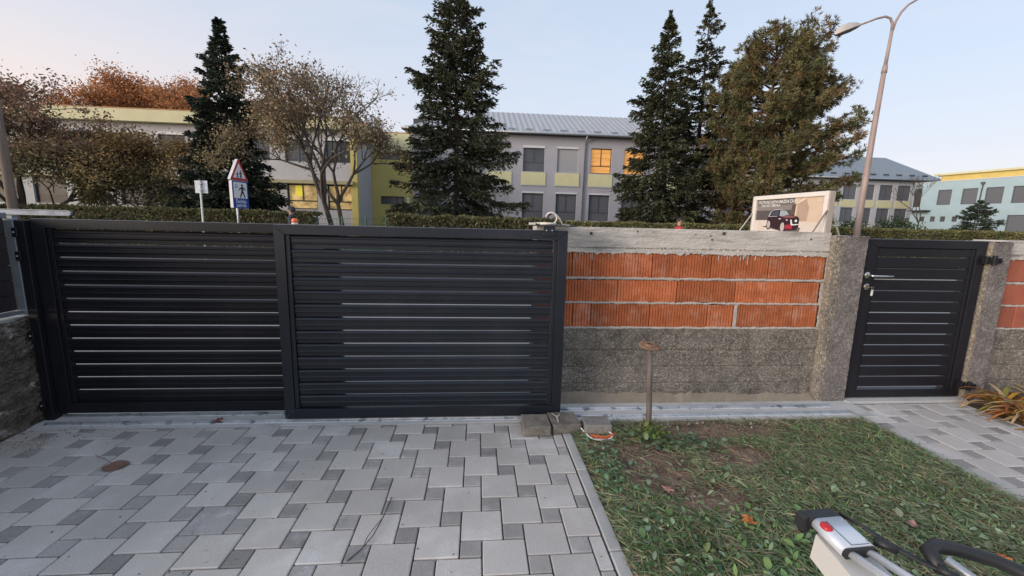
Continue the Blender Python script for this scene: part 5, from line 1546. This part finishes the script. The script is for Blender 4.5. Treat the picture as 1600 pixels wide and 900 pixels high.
b = MB(); ngon_prism(b, FS, rounded_poly(tri(.42, 2.66), .06), -.012, .075); tp_ = b.build('warning_triangle', m_sgrey, sg)
b = MB(); ngon_prism(b, FS, rounded_poly(tri(.41, 2.66), .06), -.016, -.0125); b.build('red_border', m_sred, tp_)
b = MB(); ngon_prism(b, FS, rounded_poly(tri(.285, 2.66), .03), -.019, -.0165); b.build('white_field', m_swhite, tp_)
def figure(b_, F, ox, oz, s, w, stride=1.0):
    """striding pictogram figure drawn in flat strokes"""
    def bar(p, q, h0, h1):
        p, q = Vector(p), Vector(q); d = (q - p).normalized(); n_ = Vector((-d[1], d[0]))
        pts = [p + n_ * h0, p - n_ * h0, q - n_ * h1, q + n_ * h1]
        b_.poly([F(ox + a * s, w, oz + c * s) for a, c in pts])
    b_.poly([F(ox + (.0 + .10 * math.cos(a)) * s, w, oz + (.92 + .10 * math.sin(a)) * s) for a in np.linspace(0, 2 * PI, 13)[:-1]])
    bar((0, .80), (0, .42), .11, .09)
    bar((-.02, .46), (-.27 * stride, .0), .075, .05); bar((.02, .46), (.27 * stride, .0), .075, .05)
    bar((-.05, .77), (-.38 * stride, .56), .055, .04); bar((.05, .77), (.38 * stride, .60), .055, .04)
b = MB(); figure(b, FS, .055, 2.50, .24, -.0205, .7); figure(b, FS, -.075, 2.50, .19, -.0205, .8); b.build('children_symbol', m_sblk, tp_)
b = MB(); ngon_prism(b, FS, rounded_poly([(-.31, 1.66), (.31, 1.66), (.31, 2.44), (-.31, 2.44)], .04), -.012, .075); pn = b.build('patrol_panel', m_sgrey, sg)
b = MB(); ngon_prism(b, FS, rounded_poly([(-.305, 1.665), (.305, 1.665), (.305, 2.435), (-.305, 2.435)], .04), -.016, -.0125); b.build('blue_field', m_sblue, pn)
b = MB(); ngon_prism(b, FS, rounded_poly([(-.26, 1.95), (.26, 1.95), (.26, 2.40), (-.26, 2.40)], .02), -.019, -.0165); b.build('white_field', m_swhite, pn)
b = MB(); figure(b, FS, .07, 1.97, .38, -.0205, .95)
b.build('patrol_symbol', m_sblk, pn)
b = MB()
for (px, pz) in ((-.18, 2.31), (-.13, 2.34), (-.12, 2.28), (-.20, 2.26), (-.15, 2.25)):
    b.poly([FS(px + .018 * math.cos(a), -.0205, pz + .018 * math.sin(a)) for a in np.linspace(0, 2 * PI, 8)[:-1]])
b.build('small_emblem', m_sblue, pn)
for txt, z in (('Školska', 1.815), ('patrola', 1.705)):
    me = text_mesh(txt, .150, lambda a, c, z=z: FS(a, -.0175, z + c), m_swhite, bold=.0015, sx=.92)
    link('lettering', me, pn)
bs = thing('road_sign', 'small pale sign seen from behind, left of the patrol sign', 'road sign', (-8.30, 13.5, 0))
tube('pole', mat('pole_pale', (.62, .63, .60), .5, .05), [(-8.31, 13.5, -.1), (-8.285, 13.5, 2.46)], .028, bs, 10)
box('sign_plate', mat('plate_back', (.60, .62, .66), .5, .06), -8.46, -8.10, 13.53, 13.545, 2.09, 2.46, bs, .003)
for z in (2.18, 2.37): box('sign_clamp', m_galv, -8.34, -8.23, 13.46, 13.529, z - .012, z + .012, bs, .003)

# ---- billboard (faces -X, seen obliquely)
BO = Vector((9.55, 14.05, 0)); BU = Vector((9.72, 11.10, 0)) - BO; BW = BU.length
bbd = thing('billboard', 'white framed billboard with a dark car advert behind the wall', 'billboard', tuple(BO))
FBd = frame_fn(BO, BU)
Z0, Z1 = .95, 2.52
m_bfr = mat('billboard_frame', (.74, .70, .66), .5, .04)
slab('backing', bbd, FBd, m_sgrey, 0, BW, .012, .10, Z0, Z1)
fwid = .13
for nm, r in (('frame_top', (0, BW, Z1 - fwid, Z1)), ('frame_bottom', (0, BW, Z0, Z0 + fwid)), ('frame_side', (0, fwid, Z0 + fwid + .001, Z1 - fwid - .001)), ('frame_side', (BW - fwid, BW, Z0 + fwid + .001, Z1 - fwid - .001))):
    slab(nm, bbd, FBd, m_bfr, r[0], r[1], -.05, .011, r[2], r[3], .004)
slab('top_cover', bbd, FBd, m_black, -.02, BW + .02, -.03, .11, Z1 + .012, Z1 + .035)
slab('edge_post', bbd, FBd, mat('edge_wood', (.42, .36, .31), .7, .1), BW + .002, BW + .05, -.04, .12, 0, Z1 - .01)
slab('edge_post', bbd, FBd, MATS['edge_wood'], -.05, -.002, -.04, .12, 0, Z1 - .01)
u0_, u1_, v0_, v1_ = fwid, BW - fwid, Z0 + fwid, Z1 - fwid
PW, PH = u1_ - u0_, v1_ - v0_
def pp_(x, y, lay_): return FBd(u0_ + x * PW, .010 - lay_ * .0012, v0_ + y * PH)
ad = MB(); cols_ad = []
def ink(c, rough=.5):
    m = mat('print_%d' % len(cols_ad), c, rough, .06, 3); cols_ad.append(m); ad.m = len(cols_ad) - 1
def shape(pts, lay_): ad.poly([pp_(x, y, lay_) for x, y in pts])
def ell(cx, cy, rx_, ry_, lay_, n=20): shape([(cx + rx_ * math.cos(a), cy + ry_ * math.sin(a)) for a in np.linspace(0, 2 * PI, n + 1)[:-1]], lay_)
YB = .30        # ground line of the picture; the car stands at about a third of the sheet
sy = lambda y: YB - .10 + y * (1 - (YB - .10))
ink((.66, .58, .52)); shape([(0, 0), (1, 0), (1, 1), (0, 1)], 0)                       # pale floor
ink((.17, .155, .15)); shape([(0, sy(.36)), (.62, sy(.36)), (.62, 1), (0, 1)], 1)        # grey building behind
ink((.10, .085, .085)); shape([(0, sy(.36)), (.56, sy(.36)), (.56, sy(.66)), (0, sy(.66))], 2)
ink((.24, .215, .20)); shape([(0, sy(.66)), (.54, sy(.66)), (.62, sy(.80)), (0, sy(.80))], 2)
ink((.62, .48, .37)); shape([(.60, sy(.30)), (1, sy(.30)), (1, 1), (.60, 1)], 3)       # warm wall
ink((.44, .32, .25)); shape([(.64, sy(.33)), (.79, sy(.33)), (.805, sy(.7)), (.755, sy(.95)), (.64, sy(.82))], 4)
ink((.78, .66, .52)); shape([(.615, sy(.35)), (.625, sy(.35)), (.64, sy(.84)), (.63, sy(.84))], 5); shape([(.63, sy(.84)), (.64, sy(.82)), (.78, 1), (.74, 1)], 5)
ink((.12, .075, .065)); shape([(.565, sy(.36)), (.612, sy(.36)), (.625, sy(.83)), (.565, sy(.80))], 4)
ink((.16, .13, .12)); shape([(.12, sy(.16)), (.50, sy(.0)), (.70, sy(.0)), (.72, sy(.14)), (.30, sy(.22))], 6)   # shadow printed in the advert
ink((.045, .022, .030), .3)
shape([(.205, sy(.42)), (.22, sy(.50)), (.26, sy(.62)), (.31, sy(.675)), (.44, sy(.675)), (.50, sy(.64)), (.55, sy(.52)), (.665, sy(.46)), (.69, sy(.40)), (.69, sy(.14)), (.66, sy(.06)), (.46, sy(.04)), (.30, sy(.12)), (.205, sy(.20))], 7)
ink((.46, .50, .58), .3); shape([(.25, sy(.62)), (.31, sy(.685)), (.44, sy(.685)), (.44, sy(.67)), (.31, sy(.665)), (.265, sy(.62)), (.235, sy(.48)), (.36, sy(.48)), (.36, sy(.465)), (.215, sy(.465))], 8)
ink((.07, .085, .11), .2); shape([(.255, sy(.50)), (.285, sy(.60)), (.32, sy(.64)), (.375, sy(.64)), (.375, sy(.49))], 8)
ink((.34, .39, .43), .2); shape([(.395, sy(.49)), (.40, sy(.645)), (.445, sy(.655)), (.495, sy(.63)), (.54, sy(.52)), (.43, sy(.47))], 8)
ink((.22, .10, .10), .3); shape([(.42, sy(.455)), (.54, sy(.505)), (.66, sy(.45)), (.60, sy(.425)), (.50, sy(.42))], 8)
ink((.012, .010, .012)); shape([(.60, sy(.40)), (.685, sy(.41)), (.685, sy(.25)), (.62, sy(.22)), (.58, sy(.28))], 8)
ink((.72, .70, .70), .3); shape([(.565, sy(.37)), (.585, sy(.37)), (.605, sy(.235)), (.69, sy(.25)), (.69, sy(.225)), (.60, sy(.20)), (.58, sy(.22))], 9); ell(.648, sy(.335), .018, .03, 9); shape([(.385, sy(.405)), (.42, sy(.41)), (.42, sy(.385)), (.39, sy(.38))], 9); shape([(.50, sy(.375)), (.53, sy(.375)), (.525, sy(.345)), (.505, sy(.345))], 9)
ink((.42, .03, .055)); shape([(.485, sy(.10)), (.60, sy(.10)), (.60, sy(.20)), (.53, sy(.23)), (.485, sy(.17))], 8)
ink((.015, .013, .015)); ell(.235, sy(.22), .036, .125, 9); ell(.455, sy(.15), .042, .145, 9)
ink((.48, .44, .43)); ell(.236, sy(.22), .026, .095, 10); ell(.457, sy(.15), .031, .11, 10)
ink((.75, .64, .56)); ell(.93, sy(.90), .03, .035, 8)
ink((.62, .48, .37)); ell(.93, sy(.905), .020, .022, 9)
sh = ad.build('poster', cols_ad, bbd)
m_ink = mat('print_white', (.80, .79, .77), .5, .02)
for txt, x, y, sz, sx_ in (('POTPUNO NOVA MAZDA CX-80', .035, sy(.87), .135, 1.0), ('ČAK DO 7 SJEDALA', .085, sy(.775), .105, 1.0)):
    me = text_mesh(txt, sz, lambda a, c, x=x, y=y: FBd(u0_ + x * PW + a, .0102 - 13 * .0012, v0_ + y * PH + c), m_ink, align='LEFT', bold=.002, sx=.82 if sz > .13 else .9)
    link('lettering', me, bbd)
# struts
m_strut = mat('strut_grey', (.52, .50, .47), .6, .1)
def strut(p, q, m=m_strut): tube('strut', m, [p, q], .022, bbd, 8)
strut(FBd(.02, -.06, 1.95), FBd(-.1, -1.35, -.02)); strut(FBd(BW + .03, -.06, 1.98), FBd(BW + .02, -1.25, -.02), mat('strut_dark', (.28, .23, .21), .7, .1))
strut(FBd(BW + .03, .13, 1.9), FBd(BW + .02, 1.1, -.02), mat('strut_green', (.20, .22, .17), .7, .1)); strut(FBd(.02, .13, 1.9), FBd(.02, 1.1, -.02))

# ---- two walkers behind the gate and wall
def person(label, loc, height, rz, jacket, trousers, skin, hair_m, hood=False):
    s = height / 1.75
    J = {  # joint: (x, y, z, radius); facing -y
        'pelvis': (0, 0, .95, .135), 'waist': (0, .0, 1.10, .125), 'chest': (0, .0, 1.30, .150), 'neck0': (0, .01, 1.45, .070), 'neck': (0, -.005, 1.52, .052), 'jaw': (0, -.015, 1.585, .070), 'head': (0, -.012, 1.66, .088), 'crown': (0, .0, 1.715, .060),
        'shL': (-.17, .01, 1.405, .075), 'elL': (-.235, .03, 1.14, .050), 'wrL': (-.22, -.10, .92, .034), 'haL': (-.215, -.13, .85, .036),
        'shR': (.17, .01, 1.405, .075), 'elR': (.235, .04, 1.14, .050), 'wrR': (.22, -.02, .90, .034), 'haR': (.215, -.04, .83, .036),
        'hiL': (-.095, 0, .88, .105), 'knL': (-.10, -.10, .50, .066), 'anL': (-.10, .02, .10, .046), 'toL': (-.10, -.13, .045, .036),
        'hiR': (.095, 0, .88, .105), 'knR': (.10, .05, .50, .066), 'anR': (.10, .24, .12, .046), 'toR': (.10, .10, .05, .036)}
    E = [('pelvis', 'waist'), ('waist', 'chest'), ('chest', 'neck0'), ('neck0', 'neck'), ('neck', 'jaw'), ('jaw', 'head'), ('head', 'crown'), ('chest', 'shL'), ('shL', 'elL'), ('elL', 'wrL'), ('wrL', 'haL'), ('chest', 'shR'), ('shR', 'elR'), ('elR', 'wrR'), ('wrR', 'haR'),
         ('pelvis', 'hiL'), ('hiL', 'knL'), ('knL', 'anL'), ('anL', 'toL'), ('pelvis', 'hiR'), ('hiR', 'knR'), ('knR', 'anR'), ('anR', 'toR')]
    for sd_, hx in (('L', -.215), ('R', .215)):                 # five separate fingers, unequal and curled
        hy, hz = J['ha' + sd_][1], J['ha' + sd_][2]
        sg_ = -1 if sd_ == 'L' else 1
        for q, (dy, ln) in enumerate(((-.030, .062), (-.010, .070), (.010, .066), (.028, .052))):
            J['f%s%da' % (sd_, q)] = (hx, hy + dy, hz - .045, .0095); J['f%s%db' % (sd_, q)] = (hx - sg_ * .012, hy + dy - .004, hz - .045 - ln * .6, .0085); J['f%s%dc' % (sd_, q)] = (hx - sg_ * .030, hy + dy - .004, hz - .045 - ln, .0075)
            E += [('ha' + sd_, 'f%s%da' % (sd_, q)), ('f%s%da' % (sd_, q), 'f%s%db' % (sd_, q)), ('f%s%db' % (sd_, q), 'f%s%dc' % (sd_, q))]
        J['t%sa' % sd_] = (hx - sg_ * .012, hy - .050, hz - .008, .0105); J['t%sb' % sd_] = (hx - sg_ * .020, hy - .062, hz - .048, .009)
        E += [('ha' + sd_, 't%sa' % sd_), ('t%sa' % sd_, 't%sb' % sd_)]
    names = list(J); ix = {n_: i for i, n_ in enumerate(names)}
    me = bpy.data.meshes.new('body'); me.from_pydata([Vector(J[n_][:3]) * s for n_ in names], [(ix[a], ix[c]) for a, c in E], [])
    o = bpy.data.objects.new('body', me); COL.objects.link(o)
    md = o.modifiers.new('skin', 'SKIN'); md.use_smooth_shade = True
    for i, n_ in enumerate(names): me.skin_vertices[0].data[i].radius = (J[n_][3] * s, J[n_][3] * s * (.8 if n_ in ('chest', 'waist', 'pelvis') else 1))
    me.skin_vertices[0].data[0].use_root = True
    sb = o.modifiers.new('sub', 'SUBSURF'); sb.levels = 2; sb.render_levels = 2
    dg = bpy.context.evaluated_depsgraph_get()
    me2 = bpy.data.meshes.new_from_object(o.evaluated_get(dg))
    bpy.data.objects.remove(o)
    me2.name = 'body'
    me2.materials.clear()
    for m in (skin, jacket, trousers, m_black): me2.materials.append(m)
    for p in me2.polygons:
        z, x = p.center.z / s, abs(p.center.x) / s
        p.material_index = 3 if z < .11 else 2 if (z < .93 and x < .19) else 0 if (z > 1.50 or (z < .90 and x >= .16)) else 1
        p.use_smooth = True
    t = thing('person', label, 'person', loc)
    t.rotation_euler = (0, 0, rz)
    bo = link('body', me2); bo.parent = t
    b_ = MB()   # face features and hair as children
    for sx in (-1, 1):
        b_.lathe([(.002, -.006), (.009, 0), (.002, .006)], 8, (sx * .030 * s, -.094 * s, 1.655 * s))
    e_ = b_.build('eyes', m_sblk, t, True, base=(0, 0, 0))
    b_ = MB(); b_.mesh([Vector(q) * s for q in ((-.012, -.098, 1.605), (.012, -.098, 1.605), (0, -.122, 1.610), (0, -.100, 1.655))], [(0, 1, 2), (0, 2, 3), (1, 3, 2), (0, 3, 1)]); b_.build('nose', skin, t, base=(0, 0, 0))
    b_ = MB(); b_.box(-.022 * s, .022 * s, -.094 * s, -.086 * s, 1.577 * s, 1.584 * s, .002); b_.build('mouth', mat('lips', (.28, .12, .10), .6), t, base=(0, 0, 0))
    for sx in (-1, 1):
        b_ = MB(); b_.lathe([(.004, -.028), (.013, -.018), (.014, .012), (.006, .028)], 8, (sx * .090 * s, .0, 1.645 * s)); b_.build('ear', skin, t, True, base=(0, 0, 0))
    R_ = .108 if hood else .100
    v, f = [], []
    nu, nv = 18, 9
    for j in range(nv + 1):
        th = j / nv * PI * (.68 if hood else .56)
        for i in range(nu):
            ph = 2 * PI * i / nu
            fr = max(0, -math.sin(ph))                       # front side rises to leave the face free
            tt = th * (1 - .42 * fr)
            v.append((R_ * .93 * math.sin(tt) * math.cos(ph) * s, (R_ * 1.05 * math.sin(tt) * math.sin(ph) + .004) * s, (1.655 + R_ * 1.05 * math.cos(tt)) * s))
    f = [(j * nu + i, j * nu + (i + 1) % nu, (j + 1) * nu + (i + 1) % nu, (j + 1) * nu + i) for j in range(nv) for i in range(nu)]
    b_ = MB(); b_.mesh(v, f); b_.build('hood' if hood else 'hair', hair_m, t, True, base=(0, 0, 0))
    if hood:
        b_ = MB(); b_.lathe([(.12 * s, 0), (.105 * s, .04 * s), (.085 * s, .09 * s)], 16, (0, .01 * s, 1.43 * s)); b_.build('collar', jacket, t, True, base=(0, 0, 0))
    return t
m_skin = mat('skin', (.46, .29, .22), .55, .05)
person('person in a dark hooded jacket walking behind the sliding gate', (-5.58, 13.2, .012), 1.74, -1.45, mat('jacket_dark', (.035, .038, .052), .8, .15, 12), mat('trousers_dark', (.03, .03, .035), .85, .1, 12), m_skin, mat('hood_dark', (.045, .047, .060), .85, .15, 12), True)
person('person in a red jacket passing behind the brick wall', (6.58, 13.4, .012), 1.70, 1.5, mat('jacket_red', (.46, .035, .045), .75, .15, 12), mat('trousers_blue', (.04, .05, .08), .85, .1, 12), m_skin, mat('hair_dark', (.03, .022, .018), .7, .2, 30))

# tidy helper properties
for o in bpy.data.objects:
    if '_b' in o: del o['_b']
